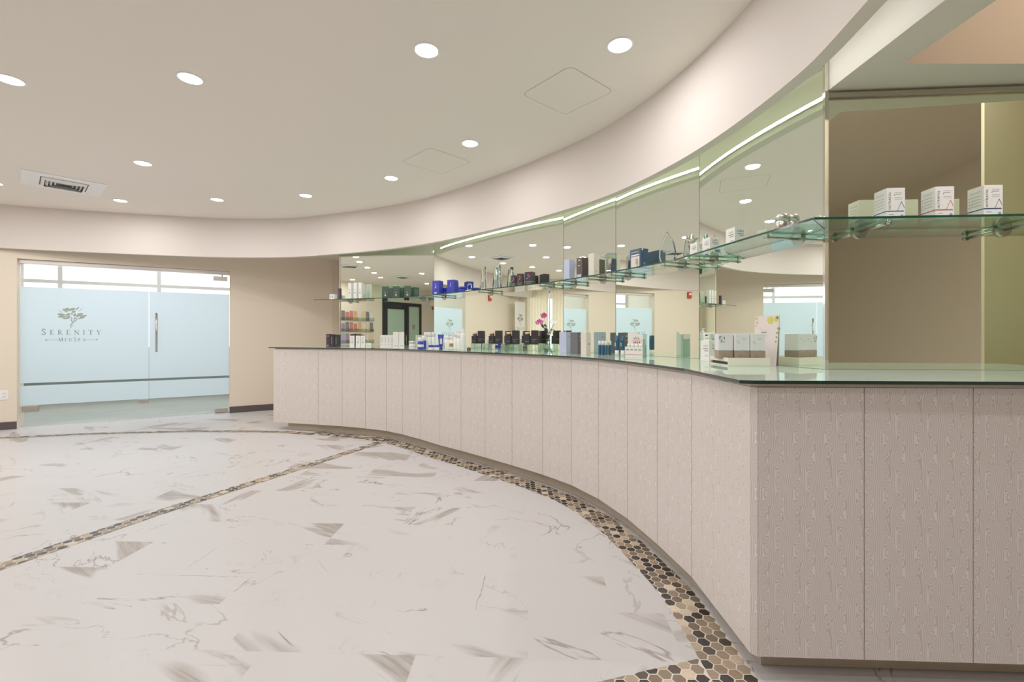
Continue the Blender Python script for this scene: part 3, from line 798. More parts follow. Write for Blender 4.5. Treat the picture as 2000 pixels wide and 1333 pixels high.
# ------------------------------------------------------------------ things seen in the mirrors: left side of the room
w2 = thing('window_2', None, None, kind='structure')
mb = MB()
for y in (2.98, 3.65, 4.32): mb.box(LW-.1,y,.25,LW-.04,y+.04,2.55)
for z in (.25, 2.51): mb.box(LW-.1,2.98,z,LW-.04,4.36,z+.04)
mb.build('window_frame', m_alu, w2)
mb = MB(); mb.box(LW-.08,2.98,.25,LW-.075,4.36,2.55); mb.build('pane', m_wallglass, w2)
for k, (y0, y1, lab) in enumerate(((2.95,3.6,'beige full-length curtain panel behind the orchid in the mirror'),(3.72,4.36,'beige full-length curtain panel next to the roll-up banner'))):
    t = thing('curtain', lab, 'curtain', (0,0,0), group='curtains on the window')
    mb = MB(); n = 70
    Pp = [(LW+.08+.03*math.sin(i*.62)+.014*math.sin(i*.27+1), y0+(y1-y0)*i/n) for i in range(n+1)]
    mb.strip(z3(Pp,.03), z3(Pp,2.62), 0, True); mb.build('cloth', m_curtain, t)
    mb = MB(); mb.tube([(LW+.08,y0-.03,2.63),(LW+.08,y1+.03,2.63)],.012); mb.build('rod', m_steel, t)
bn = thing('roll_up_banner', 'white roll-up banner stand with tree emblem, visible in the widest mirror', 'banner', (-8.38,4.58,0), math.atan2(A.y,A.x))
mb = MB(); mb.box(-.3,-.004,.07,.3,.0,2.2); mb.build('banner_sheet', m_white, bn)
mb = MB(); mb.box(-.32,-.06,0.003,.32,.06,.07,bev=.01); mb.box(-.32,-.012,2.2,.32,.006,2.225); mb.build('base_cassette', m_alu, bn)
mb = MB(); mb.tube([(-.3,.03,.06),(-.3,.03,2.2)],.009); mb.build('support_pole', m_dark, bn)
mb = MB(); T = Matrix.Translation((0,-.006,0)); logo_tree(mb, 0, 1.55, .34, T); serif(mb, 'Serenity', 0, 1.40, .06, .03, T); logo_tree(mb, 0, .95, .2, T)
mb.build('banner_print', m_logot, bn)

d2 = thing('door_2', None, None, kind='structure')
mb = MB(); f = LW
for (y0,y1,z0,z1) in ((-2.16,-2.06,0,2.40),(-.37,-.27,0,2.40),(-2.06,-.37,2.28,2.40),(-1.50,-1.38,0,2.28)):
    mb.box(f+.002,y0,z0,f+.05,y1,z1)
mb.build('door_frame', m_dark, d2)
m_dg = pbr('tinted_glass', (168,196,172), .25, spec=.6)
mb = MB(); mb.box(f+.012,-1.30,.25,f+.018,-.47,2.16); mb.build('door_glass', m_dg, d2)
mb = MB()
for (y0,y1,z0,z1) in ((-1.38,-1.29,.01,2.27),(-.48,-.375,.01,2.27),(-1.30,-.47,2.15,2.27),(-1.30,-.47,.01,.26)): mb.box(f+.006,y0,z0,f+.04,y1,z1)
mb.build('door_leaf', m_dark, d2)
mb = MB(); mb.box(f+.012,-2.06,.05,f+.018,-1.50,2.28); mb.build('sidelight_glass', m_dg, d2)
mb = MB(); mb.box(f+.019,-1.84,1.45,f+.021,-1.70,1.62); mb.build('notice', m_grey, d2)
mb = MB(); mb.tube([(f+.07,-1.34,.85),(f+.07,-1.34,1.25)],.012); mb.tube([(f+.04,-1.34,.9),(f+.07,-1.34,.9)],.008); mb.tube([(f+.04,-1.34,1.2),(f+.07,-1.34,1.2)],.008); mb.build('door_handle', m_steel, d2)

ex = thing('exit_sign', 'green lit EXIT sign hanging from the ceiling, seen in the farthest mirror', 'sign', (-8.4,-.47,ZC), .75)
mb = MB(); mb.box(-.18,-.012,-.235,.18,.012,-.02,bev=.004); mb.tube([(0,0,-.02),(0,0,-.001)],.02); mb.build('housing', m_whitepl, ex)
for s in (1, -1):
    mb = MB(); mb.box(-.165,s*.0125,-.225,.165,s*.0135,-.03); p = mb.build('sign_face', m_exit, ex)
    mb = MB(); add_text(mb, 'EXIT', .13, Matrix.Translation((0,s*.0142,-.128)) @ Matrix.Rotation(PI if s > 0 else 0,4,'Z') @ Matrix.Rotation(PI/2,4,'X')); mb.build('lettering', m_whitepl, p)
m_alarm = pbr('alarm_red', (190,44,34), .4)
def alarm(mat, label):
    t = thing('fire_alarm', label, 'fire alarm'); t.matrix_world = mat
    mb = MB(); mb.box(-.06,-.045,-.08,.06,0,.08,bev=.008); mb.build('housing', m_alarm, t)
    mb = MB(); mb.box(-.035,-.06,.0,.035,-.044,.05,bev=.006); mb.build('strobe_lens', m_whitepl, t)
alarm(DOOR @ Matrix.Translation((-1.08,-.1,2.24)), 'red wall fire alarm left of the glass entrance, seen in mirrors')
alarm(Matrix.Translation((LW-.001,-2.85,2.3)) @ Matrix.Rotation(PI/2,4,'Z'), 'red wall fire alarm beside the dark framed door, seen in mirror')

rk = thing('brochure_rack', 'clear acrylic wall rack of leaflets seen in the farthest mirror', 'rack', (LW,.13,.6))
for r_ in range(4):
    mb = MB(); z = .02+.36*r_
    mb.box(.0003,0,z,.06,1.30,z+.004); mb.box(.056,0,z,.06,1.30,z+.1)
    for y in (0,.326,.648,.965,1.296): mb.box(.0003,y,z,.06,y+.004,z+.1)
    mb.build('pocket_tier', m_acryl, rk)
BC = [(226,212,202),(150,120,150),(120,112,120),(190,110,110),(236,232,230),(222,160,120),(160,152,196),(228,196,150),(110,108,112),(238,234,230),(186,120,96),(214,206,220)]
k = 0
for r_ in range(4):
    for j in range(8):
        c = BC[(k*5+r_*3) % 12]; k += 1
        mm = pbr('leaflet_print', c, .5, noise=.35, nscale=18.)
        mb = MB(); y = .012+j*.158+(.0,.004,.006,.006,.016,.014,.016,.014)[j]
        v = .30 if (j+r_) % 3 else .26
        mb.box(.02,y,0,.024,y+.13,v,mat=Matrix.Rotation(-.06,4,'Y'))
        o = mb.build('leaflet', mm, None, (LW,.13,.6+.0262+.36*r_))
        cn_ = {0:'beige',1:'purple',2:'grey',3:'dusty red',4:'white',5:'orange',6:'violet',7:'yellow tan',8:'dark grey',9:'off white',10:'brown',11:'pale lilac'}[((k-1)*5+r_*3) % 12]
        tag(o, '%s leaflet %s in the %s tier of the wall rack' % (cn_, ['at the right end','second from the right','third from the right','right of centre','left of centre','third from the left','second from the left','at the left end'][j], ['bottom','lower middle','upper middle','top'][r_]), 'leaflet', 'leaflets in the wall rack')

# ------------------------------------------------------------------ products
def face_mat(face, w, d):
    """matrix mapping (x right, y up) of a carton face to carton space"""
    if face == 'front': return Matrix.Translation((-w/2,-d/2-.0006,0)) @ Matrix.Rotation(PI/2,4,'X')
    if face == 'right': return Matrix.Translation((w/2+.0006,-d/2,0)) @ Matrix.Rotation(PI/2,4,'Z') @ Matrix.Rotation(PI/2,4,'X')
    if face == 'left':  return Matrix.Translation((-w/2-.0006,d/2,0)) @ Matrix.Rotation(-PI/2,4,'Z') @ Matrix.Rotation(PI/2,4,'X')
def carton(name, label, cat, xy, z, rz, w, d, h, mat, group=None, prints=(), flap=True):
    mb = MB(); mb.box(-w/2,-d/2,0,w/2,d/2,h,bev=min(.0012,.02*w))
    if flap:
        mb.box(-w/2+.004,-d/2+.003,h,w/2-.004,d/2-.003,h+.0006)
    o = mb.build(name, mat, None, (xy[0],xy[1],z+.0004), rz)
    tag(o, label, cat, group)
    by = {}
    for p in prints: by.setdefault((p[1], p[0] == 'text'), []).append(p)
    for (mm, istext), ps in by.items():
        mb = MB()
        for p in ps:
            fm = face_mat(p[2], w, d)
            if istext:
                _, _, _, x, y, size, s, *rest = p
                rot = rest[0] if rest else 0
                fw = w if p[2] == 'front' else d
                add_text(mb, s, size, fm @ Matrix.Translation((x*fw,y*h,0)) @ Matrix.Rotation(rot,4,'Z'), spacing=1.15 if rot else 1.)
            elif p[0] == 'rect':
                fw = w if p[2] == 'front' else d
                x0,y0,x1,y1 = p[3]*fw,p[4]*h,p[5]*fw,p[6]*h
                mb.poly([fm @ Vector(q) for q in ((x0,y0,0),(x1,y0,0),(x1,y1,0),(x0,y1,0))])
            elif p[0] == 'line':
                fw = w if p[2] == 'front' else d
                a, b, t = Vector((p[3]*fw,p[4]*h,0)), Vector((p[5]*fw,p[6]*h,0)), p[7]
                dd = (b-a).normalized(); nn = Vector((-dd.y,dd.x,0))*t
                mb.poly([fm @ q for q in (a-nn,b-nn,b+nn,a+nn)])
        mb.build('lettering' if istext else 'printed_graphic', D.materials[mm], o)
    return o
def on_shelf(i, u, d=.1): return spot(i, br(u), d)

# --- upper shelf, from the far end
G = {}
xy = on_shelf(1, 651, .09)
carton('skincare_carton', 'small white carton at the far left tip of the glass shelf', 'box', xy, ZSH, frot(1), .08,.06,.072, m_white, prints=[('rect','grey_print','front',.2,.35,.35,.75),('rect','grey_print','front',.6,.3,.75,.8)])
m_plum = pbr('plum_card', (58,36,52), .4)
carton('skincare_carton', 'slim dark plum carton standing at the left edge of the farthest mirror', 'box', on_shelf(1,663.5,.12), ZSH, frot(1), .035,.035,.15, m_plum, prints=[('rect','grey_print','front',.3,.45,.7,.5)])
for k, u in enumerate((685,695.5,705)):
    carton('slim_carton', '%s of the three tall slim white cartons on the far shelf' % ['leftmost','middle','rightmost'][k], 'box', on_shelf(1,u,.1), ZSH, frot(1), .048,.048,.222, m_white, 'tall slim white cartons on the far shelf',
           [('rect','grey_print','front',.35,.33,.65,.43),('rect','grey_print','front',.42,.5,.58,.62)])
m_green = pbr('dark_green_card', (58,78,66), .35)
m_silver = pbr('silver_foil', (216,214,206), .25, .9)
for k, u in enumerate((753,774,796)):
    carton('green_carton', '%s of the three dark green cartons on the far shelf' % ['leftmost','middle','rightmost'][k], 'box', on_shelf(1,u,.10), ZSH, frot(1)+.45, .085,.085,.155, m_green, 'dark green cartons on the far shelf',
           [('rect','silver_foil','front',.38,.16,.62,.32),('rect','silver_foil','front',.42,.42,.52,.50),('rect','silver_foil','right',.15,.14,.35,.2)] + [('rect','grey_print','right',.2,.35+.07*q,.8,.365+.07*q) for q in range(7)])
m_cobalt = pbr('cobalt_card', (28,38,168), .3)
def swirl(face): return [('line','silver_foil',face,.35,.25,.75,.55,.002),('line','silver_foil',face,.4,.55,.7,.2,.0025),('line','silver_foil',face,.3,.2,.75,.2,.002)]
carton('blue_carton', 'tall cobalt blue carton at the left of the blue group on the shelf', 'box', on_shelf(2,855,.125), ZSH, frot(2)+.35, .10,.09,.17, m_cobalt, 'cobalt blue cartons on the shelf', [('rect','white_card','front',.3,.08,.65,.15),('line','silver_foil','front',.4,.45,.55,.8,.002),('line','silver_foil','front',.45,.45,.62,.55,.002)])
carton('blue_carton', 'tall cobalt blue carton behind the two small blue boxes on the shelf', 'box', on_shelf(2,884,.125), ZSH, frot(2)+.35, .10,.085,.155, m_cobalt, 'cobalt blue cartons on the shelf', [('line','silver_foil','front',.4,.45,.55,.8,.002)])
carton('small_blue_box', 'left one of two small cobalt boxes with silver swirl on the shelf', 'box', on_shelf(2,869,.036), ZSH, frot(2)+.2, .07,.03,.088, m_cobalt, 'small cobalt boxes on the shelf', swirl('front'))
carton('small_blue_box', 'right one of two small cobalt boxes with silver swirl on the shelf', 'box', on_shelf(2,888,.036), ZSH, frot(2)+.2, .06,.03,.06, m_cobalt, 'small cobalt boxes on the shelf', swirl('front'))
xy = on_shelf(2, 905, .10)
t = thing('blue_jar', 'low round cobalt blue jar lying beside the blue cartons on the shelf', 'jar', (*xy, ZSH+.0004))
mb = MB(); mb.lathe([(.05,0),(.056,.006),(.056,.03),(.05,.036)],24); mb.build('jar_body', m_cobalt, t)
mb = MB(); mb.lathe([(.058,.0362),(.058,.058),(.05,.066),(.02,.068)],24); mb.build('lid', m_cobalt, t)
# crystal ring
xy = on_shelf(2, 917, .09)
t = thing('crystal_ring_award', 'small clear crystal ring award on a white foot on the shelf', 'award', (*xy, ZSH+.0004), frot(2))
mb = MB(); mb.box(-.045,-.025,0,.045,.025,.02,bev=.004); mb.build('foot', m_whitepl, t)
mb = MB(); mb.tube([(.038*math.cos(a),0,.058+.038*math.sin(a)) for a in [2*PI*q/24 for q in range(25)]],.007,8); mb.build('ring', m_crystal, t)
def tower(u, w, h, label):
    xy = on_shelf(2, u, .1)
    t = thing('crystal_tower_award', label, 'award', (*xy, ZSH+.0004), frot(2)+.3, group='crystal tower awards')
    mb = MB(); b, tp = w/2, w*.28
    lo = [(-b,-b*.6,0),(b,-b*.6,0),(b,b*.6,0),(-b,b*.6,0)]; hi = [(-tp,-tp*.6,h*.9),(tp,-tp*.6,h),(tp,tp*.6,h),(-tp,tp*.6,h*.9)]
    mb._add(lo+hi, [(0,3,2,1),(4,5,6,7),(0,1,5,4),(1,2,6,5),(2,3,7,6),(3,0,4,7)])
    es = mb.bm.edges[:]; bmesh.ops.bevel(mb.bm, geom=es, offset=.006, segments=1, affect='EDGES')
    mb.build('tower', m_crystal, t)
    mb = MB(); mb.box(-b*.4,-.0005,h*.1,b*.4,.0005,h*.35,mat=Matrix.Translation((0,-b*.62,0))); mb.build('engraving', m_grey, t)
tower(945,.075,.265,'slim clear crystal tower award, left one of the pair on the shelf')
tower(972,.11,.255,'wider clear crystal tower award, right one of the pair on the shelf')
m_ink = pbr('ink_black_card', (40,32,42), .35)
m_copper = pbr('copper_foil', (206,146,112), .3, .7)
for k, (u, h, w) in enumerate(((1004,.118,.05),(1017,.126,.06),(1035,.13,.085))):
    carton('black_carton', '%s of three black cartons with copper band on the shelf' % ['smallest left one','middle one','largest right one'][k], 'box', on_shelf(2,u,.11), ZSH, frot(2)+.3, w,w*.8,h, m_ink, 'black copper-banded cartons on the shelf',
           [('rect','copper_foil','front',.0,.24,1,.27),('rect','copper_foil','right',.0,.24,1,.27),('rect','red_print','front',.35,.72,.6,.82),('line','silver_foil','front',.2,.45,.7,.7,.0015),('rect','grey_print','front',.15,.12,.85,.16)])
m_lav = pbr('lavender_card', (184,190,220), .35)
m_brown = pbr('dark_brown_card', (66,52,48), .35)
m_cream = pbr('cream_card', (226,214,200), .4)
carton('lavender_carton', 'tall pale lavender carton on the shelf left of the dark brown one', 'box', on_shelf(3,1112,.10), ZSH, frot(3), .075,.062,.19, m_lav, prints=[('rect','grey_print','front',.2,.05,.8,.09)])
carton('brown_carton', 'dark brown carton with pale print on the shelf between lavender and cream ones', 'box', on_shelf(3,1137.5,.10), ZSH, frot(3), .075,.07,.182, m_brown, prints=[('rect','white_card','front',.3,.86,.65,.9),('rect','white_card','front',.3,.6,.6,.63),('rect','lavender_card','front',.1,.03,.8,.2)])
carton('cream_carton', 'tall plain cream carton on the shelf right of the dark brown one', 'box', on_shelf(3,1160,.10), ZSH, frot(3), .065,.062,.196, m_cream, prints=[('rect','grey_print','right',.4,.2,.6,.24)])
xy = on_shelf(3, 1194, .11)
t = thing('window_box', 'clear topped presentation box with a pinkish metallic tube on the shelf', 'box', (*xy, ZSH+.0004), frot(3)+.25)
mb = MB(); mb.box(-.035,-.03,0,.035,.03,.165); mb.build('clear_case', m_acryl, t)
m_rose = pbr('rose_metal', (200,170,166), .25, .8)
mb = MB(); mb.lathe([(.024,.002),(.024,.115),(.02,.122)],24,loc=(-.004,0,0)); mb.build('tube', m_rose, t)
mb = MB(); mb.box(.022,-.029,.002,.030,.029,.12); mb.build('card_insert', m_navy, t)
m_teal = pbr('deep_teal_card', (36,66,98), .35)
carton('kit_box', 'dark blue skincare kit box with beige picture front on the shelf', 'box', on_shelf(4,1248,.09), ZSH, frot(4), .115,.075,.148, m_teal, prints=[('rect','cream_card','front',.12,.08,.9,.62),('rect','white_card','front',.12,.66,.88,.72),('rect','navy_print','front',.55,.2,.66,.5),('rect','white_card','front',.68,.08,.8,.5),('rect','grey_print','front',.15,.82,.8,.88),('rect','white_card','right',.15,.9,.3,.99),('rect','grey_print','right',.4,.2,.6,.3)])
# teardrop
xy = on_shelf(4, 1304, .10)
t = thing('teardrop_award', 'large clear teardrop crystal award on the shelf right of the blue kit box', 'award', (*xy, ZSH+.0004), frot(4)+.45)
mb = MB(); prof = [(0,.222),(.022,.185),(.045,.14),(.058,.09),(.060,.05),(.048,.015),(.034,0)]
poly = [(p[0],p[1]) for p in prof] + [(-p[0],p[1]) for p in prof[::-1] if p[0] > 0]
lo = [(x,-.014,z) for x,z in poly]; hi = [(x,.014,z) for x,z in poly]; n = len(poly)
mb._add(lo+hi, [tuple(range(n)), tuple(range(2*n-1,n-1,-1))] + [(i,n+i,n+(i+1)%n,(i+1)%n) for i in range(n)])
bmesh.ops.recalc_face_normals(mb.bm, faces=mb.bm.faces[:])
fe = [e for e in mb.bm.edges if abs(e.verts[0].co.y-e.verts[1].co.y) < 1e-6]
bmesh.ops.bevel(mb.bm, geom=fe, offset=.006, segments=1, affect='EDGES'); mb.build('teardrop', m_crystal, t)
mb = MB(); mb.box(-.03,-.0150,.085,.03,-.0146,.088); mb.box(-.022,-.0150,.075,.022,-.0146,.078); mb.build('engraving', m_grey, t)
# star
xy = on_shelf(4, 1352, .09)
t = thing('star_award', 'silver and crystal star award on the shelf beside the white cartons', 'award', (*xy, ZSH+.0004), frot(4)+.6)
mb = MB(); mb.box(-.03,-.02,0,.03,.02,.018,bev=.003); mb.tube([(0,0,.018),(0,0,.09)],[.008,.005]); mb.build('stem', m_crystal, t)
mb = MB(); pts = [((.05 if q % 2 == 0 else .02)*math.sin(q*PI/5), (.05 if q % 2 == 0 else .02)*math.cos(q*PI/5)+.125) for q in range(10)]
lo = [(x,0,z) for x,z in pts]; mb._add(lo+[(0,-.014,.125),(0,.014,.125)], [(q,(q+1)%10,10) for q in range(10)] + [((q+1)%10,q,11) for q in range(10)]); mb.build('star', m_chrome, t)
def cream(xy, z, rz, label, w=.075, d=.07, h=.086, group='white cream cartons'):
    return carton('white_carton', label, 'box', xy, z, rz, w, d, h, m_white, group,
        [('text','black_print','right',.52,.78,.019,'LaRU'),('rect','grey_print','right',.25,.60,.8,.65),('rect','grey_print','right',.4,.51,.8,.55)]
        + [('rect','black_print','right',.3+.05*q,.1,.3+.05*q+(.03 if q % 3 else .015),.26) for q in range(9)]
        + [('text','grey_print','front',.62,.74,.018,'LaRU'),('rect','grey_print','front',.3,.58,.9,.63),('rect','grey_print','front',.45,.48,.9,.52),('rect','grey_print','front',.5,.25,.9,.28)])
cream(on_shelf(5,1364,.10), ZSH, frot(5), 'farthest of three white cream cartons on the shelf')
cream(on_shelf(5,1389,.10), ZSH, frot(5), 'middle of three white cream cartons on the shelf', h=.09)
cream(on_shelf(5,1437,.10), ZSH, frot(5), 'nearest of three white cream cartons on the shelf, with barcode', h=.098)
for k, (u, d_) in enumerate(((1528,.125),(1548,.075))):
    xy = on_shelf(5, u, d_)
    t = thing('silver_jar', '%s polished silver jar on the shelf by the mirror corner' % ['left','right'][k], 'jar', (*xy, ZSH+.0004), 0, 'silver jars on the shelf')
    mb = MB(); mb.lathe([(.0265,0),(.029,.003),(.029,.046),(.028,.048)],28); mb.build('jar_body', m_chrome, t)
    mb = MB(); mb.lathe([(.029,.0482),(.029,.076),(.027,.0785),(.005,.079)],28); mb.build('lid', m_silver, t)
for k, (x, cm, cn_) in enumerate(((1.658,'blue_print','left blue-striped'),(1.85,'red_print','middle red-striped'),(2.036,'navy_print','right navy-striped'))):
    yc = 2.0 - .02*k
    pr = [('text','black_print','front',.17,.60,.0135,'NUTRAFOL',PI/2)]
    pr += [('rect',cm,'front',0.,.265,.93,.295),('rect',cm,'left',0.,.265,1.,.295),('line',cm,'front',.58,.29,.8,.57,.0009),('line',cm,'front',.8,.57,.97,.38,.0009)]
    pr += [('rect','grey_print','front',.42,.80,.8,.815),('rect','grey_print','front',.42,.86,.85,.868),('rect','black_print','front',.4,.765,.44,.785),('rect','grey_print','front',.42,.69,.85,.70),('rect','grey_print','front',.42,.64,.85,.646),('rect','grey_print','front',.12,.17,.4,.185),('rect','grey_print','front',.75,.1,.9,.17)]
    for q in range(4):
        pr += [('rect','black_print','left',.1,.40+.095*q,.15,.42+.095*q),('rect','grey_print','left',.22,.405+.095*q,.85,.412+.095*q),('rect','grey_print','left',.22,.425+.095*q,.75,.43+.095*q)]
    pr += [('rect','grey_print','left',.15,.84,.85,.848),('rect','grey_print','left',.15,.80,.8,.808)]
    carton('vitamin_carton', '%s white hair vitamin carton on the right-hand glass shelf' % cn_, 'box', (x, yc), ZSH, frot(6), .075,.075,.139, m_white, 'white hair vitamin cartons', pr)

# --- counter items, from the far end
def at(u, y): return (br(u)*y, y)
Z0 = ZG
for k, (u, lab) in enumerate(((643,'left purple-fronted black carton at the far end of the counter'),(651,'middle black carton at the far end of the counter'),(659.5,'right black carton at the far end of the counter by the mirror edge'))):
    carton('night_carton', lab, 'box', at(u,6.16), Z0, .12, .052,.10,.172-.004*k, [m_plum,m_ink,m_ink][k], 'black cartons at the counter end', [('rect','silver_foil','front',.2,.82,.7,.86),('rect','grey_print','front',.2,.06,.6,.14)] if k == 0 else [('rect','grey_print','front',.3,.2,.4,.8)])
for k, u in enumerate((688,699.5,709)):
    carton('slim_carton', '%s of three slim white cartons on the counter below the far shelf' % ['leftmost','middle','rightmost'][k], 'box', at(u,5.93), Z0, .25, .055,.05,.150, m_white, 'slim white cartons on the counter', [('rect','grey_print','front',.38,.36,.6,.5),('rect','grey_print','front',.44,.6,.56,.66),('rect','grey_print','front',.44,.75,.56,.8)])
carton('sample_box', 'low white sample box on the counter right of the slim cartons', 'box', at(720,5.85), Z0, .25, .06,.05,.055, m_white, prints=[('rect','grey_print','front',.2,.3,.8,.4)])
for k, u in enumerate((746,752.5,759,765.5)):
    carton('serum_carton', '%s white serum carton in the tight row of four on the far counter' % ['first','second','third','fourth'][k], 'box', at(u,5.72), Z0, .28, .040,.045,.158, m_white, 'tight row of white serum cartons', [('rect','grey_print','front',.3,.2,.7,.24),('rect','grey_print','front',.45,.4,.55,.85)])
for k, u in enumerate((773,784)):
    carton('tall_white_carton', '%s tall white carton beside the row of serum cartons' % ['left','right'][k], 'box', at(u,5.58), Z0, .3, .062,.06,.195, m_white, 'pair of tall white cartons', [('rect','grey_print','front',.2,.12,.8,.15),('rect','grey_print','right',.3,.2,.7,.7)])
def bottle(name, label, cat, xy, r, h, caph, mbody, mcap, group=None, neck=.6, band=None, pump=False):
    t = thing(name, label, cat, (*xy, Z0+.0004), 0, group)
    hb = h-caph
    mb = MB(); mb.lathe([(r*.9,0),(r,.004),(r,hb-.008),(r*.85,hb-.002),(r*neck,hb)],20); b = mb.build('bottle_body', mbody, t)
    mb = MB()
    if pump:
        mb.lathe([(r*neck*.9,hb+.0005),(r*neck*.9,hb+caph*.45),(r*.25,hb+caph*.5),(r*.2,h-.006)],14); mb.box(-r*1.1,-r*.22,h-.008,r*.3,r*.22,h,bev=.002)
        mb.build('pump_head', mcap, t)
    else:
        mb.lathe([(r*neck*1.15,hb+.0005),(r*neck*1.15,h-.003),(r*neck,h)],18); mb.build('cap', mcap, t)
    if band:
        mb = MB(); mb.lathe([(r+.0006,hb*.3),(r+.0006,hb*.62)],20,cap=False); mb.build('label_band', band, t)
    return t
bottle('frosted_jar', 'small frosted white jar in front of the tall white cartons', 'jar', at(805,5.15), .036,.092,.03, m_whitepl, m_silver, neck=.9, band=pbr('lilac_label',(206,206,226),.4))
bottle('toner_bottle', 'cobalt blue bottle with white cap on the counter', 'bottle', at(821.5,5.05), .033,.13,.042, m_cobalt, m_whitepl, neck=.8, band=m_white)
bottle('toner_bottle', 'smaller cobalt bottle with white cap just behind the larger blue bottle', 'bottle', at(828,5.24), .026,.15,.055, m_cobalt, m_whitepl, neck=.75)
for k, (u, y) in enumerate(((832,5.33),(839,5.28),(847,5.22))):
    bottle('white_bottle', '%s tall white bottle in the trio behind the low blue jars' % ['left','middle','right'][k], 'bottle', at(u,y), .023,.19,.05, m_whitepl, m_white, 'tall white bottles behind the blue jars', neck=.85)
for k, u in enumerate((842,853)):
    bottle('low_blue_jar', '%s low jar with cobalt blue lid in front of the white bottles' % ['left','right'][k], 'jar', at(u,4.92), .027,.05,.022, m_whitepl, m_cobalt, 'low blue-lidded jars', neck=.95)
t = thing('blue_tube', 'tall cobalt blue squeeze tube leaning among the white bottles', 'tube', (*at(861,5.02), Z0+.0004), .2)
mb = MB(); mb.lathe([(.019,0),(.019,.03)],18); mb.build('cap', m_cobalt, t)
mb = MB(); ra = [(.018,.0305),(.022,.04),(.024,.09)]; mb.lathe(ra,18,cap=False); 
mb.strip([(.024*math.cos(2*PI*q/18),.024*math.sin(2*PI*q/18),.09) for q in range(18)], [(.033*math.cos(2*PI*q/18),.002*math.sin(2*PI*q/18),.165) for q in range(18)], 0, True, True); mb.build('tube_body', m_cobalt, t)
mb = MB(); mb.box(-.012,-.026,.06,.012,-.0245,.12); mb.build('label_print', m_white, t)
m_gold = pbr('gold_foil', (196,160,92), .3, .8)
for k, u in enumerate((874,882)):
    bottle('lotion_bottle', '%s white lotion bottle %s on the counter' % (['left','right'][k], ['with plain front','with gold print']  [k]), 'bottle', at(u,4.90), .027,.145,.035, m_whitepl, m_white, 'white lotion bottles', neck=.7, band=None if k == 0 else m_gold)
for k, (u, y, h, pm) in enumerate(((890,4.88,.19,False),(897,4.85,.178,False),(904,4.80,.235,True))):
    bottle('cleanser_bottle', ['left white cleanser bottle right of the lotion bottles','middle white cleanser bottle, shorter than its neighbours','tall white pump bottle at the right of the bottle group'][k], 'bottle', at(u,y), .026,h,.05, m_whitepl, m_white, 'white cleanser bottles', neck=.8, pump=pm)
carton('small_black_box', 'tiny black sample box in front of the first clear riser', 'box', at(915.5,4.72), Z0, .3, .036,.03,.028, m_ink, prints=[('rect','grey_print','front',.2,.3,.6,.7)])
# black cartons on clear risers with orange-lidded jars
RL = ['first from the left','second from the left','third from the left','fourth from the left']
m_orange = pbr('amber_lid', (226,176,128), .35)
for k, (u, y) in enumerate(((936,4.92),(970,4.72),(1003,4.55),(1040,4.42))):
    xy = at(u, y); r = frot(2)+.45
    t = thing('acrylic_riser', 'clear acrylic riser, %s of the row of four on the counter' % RL[k], 'display stand', (*xy, Z0+.0004), r, 'acrylic risers')
    mb = MB(); w_, d_, h_ = .075,.055,.068
    mb.box(-w_,-d_,h_-.004,w_,d_,h_); mb.box(-w_,-d_,0,-w_+.004,d_,h_-.0042); mb.box(w_-.004,-d_,0,w_,d_,h_-.0042); mb.build('riser_body', m_acryl, t)
    mb = MB(); mb.box(-w_,-d_-.0008,h_-.004,w_,-d_,h_); mb.build('polished_edge', m_shelf, t)
    zt = Z0+.068+.0006
    R_ = Matrix.Rotation(r,4,'Z')
    p = R_ @ Vector((.025,.0,0)); q = R_ @ Vector((-.045,-.012,0))
    carton('black_carton', 'tall black carton standing on the clear riser %s' % RL[k], 'box', (xy[0]+p.x,xy[1]+p.y), zt, r, .062,.06,.135, m_ink, 'tall black cartons on risers', [('rect','silver_foil','front',.1,.34,.9,.36),('rect','grey_print','front',.2,.2,.6,.23),('rect','copper_foil','right',.0,.34,1,.36)])
    o = carton('low_black_box', 'low black box with an amber-lidded jar on the riser %s' % RL[k], 'box', (xy[0]+q.x,xy[1]+q.y), zt, r, .055,.06,.082, m_ink, 'low black boxes on risers', [('rect','grey_print','front',.2,.3,.8,.34)], flap=False)
    t2 = thing('amber_lidded_jar', 'round amber-lidded jar on the low black box, riser %s' % RL[k], 'jar', (xy[0]+q.x,xy[1]+q.y,zt+.0832), r, 'amber-lidded jars')
    mb = MB(); mb.lathe([(.022,0),(.024,.004),(.024,.016)],20); mb.build('jar_body', m_ink, t2)
    mb = MB(); mb.lathe([(.025,.0165),(.026,.03),(.02,.036),(.005,.037)],20); mb.build('lid', m_orange, t2)
# orchid
xy = (-7.75, 3.86); ZT = .82
ct = thing('console_table', 'round white pedestal table by the curtains, carrying the orchid, seen in a mirror', 'table', (*xy, 0))
mb = MB(); mb.lathe([(.30,.78),(.31,.785),(.31,.815),(.30,.82)],36); mb.build('tabletop', m_white, ct)
mb = MB(); mb.lathe([(.03,.03),(.03,.7795)],18); mb.build('pedestal', m_chrome, ct)
mb = MB(); mb.lathe([(.20,.004),(.20,.018),(.04,.0295)],30); mb.build('base', m_chrome, ct)
orc = thing('potted_orchid', 'magenta orchid with dark leaves in a glass vase, seen in the widest mirror', 'plant', (*xy, ZT+.0004), PI/2); orc.scale = (2.9,2.9,2.9)
mb = MB(); mb.lathe([(.03,0),(.045,.01),(.05,.06),(.042,.10)],24,cap=False); mb.lathe([(.03,0.),(.03,.002)],24); mb.build('vase', m_acryl, orc)
m_pebble = pbr('white_pebbles', (226,224,218), .5, noise=.2, nscale=60.)
mb = MB(); 
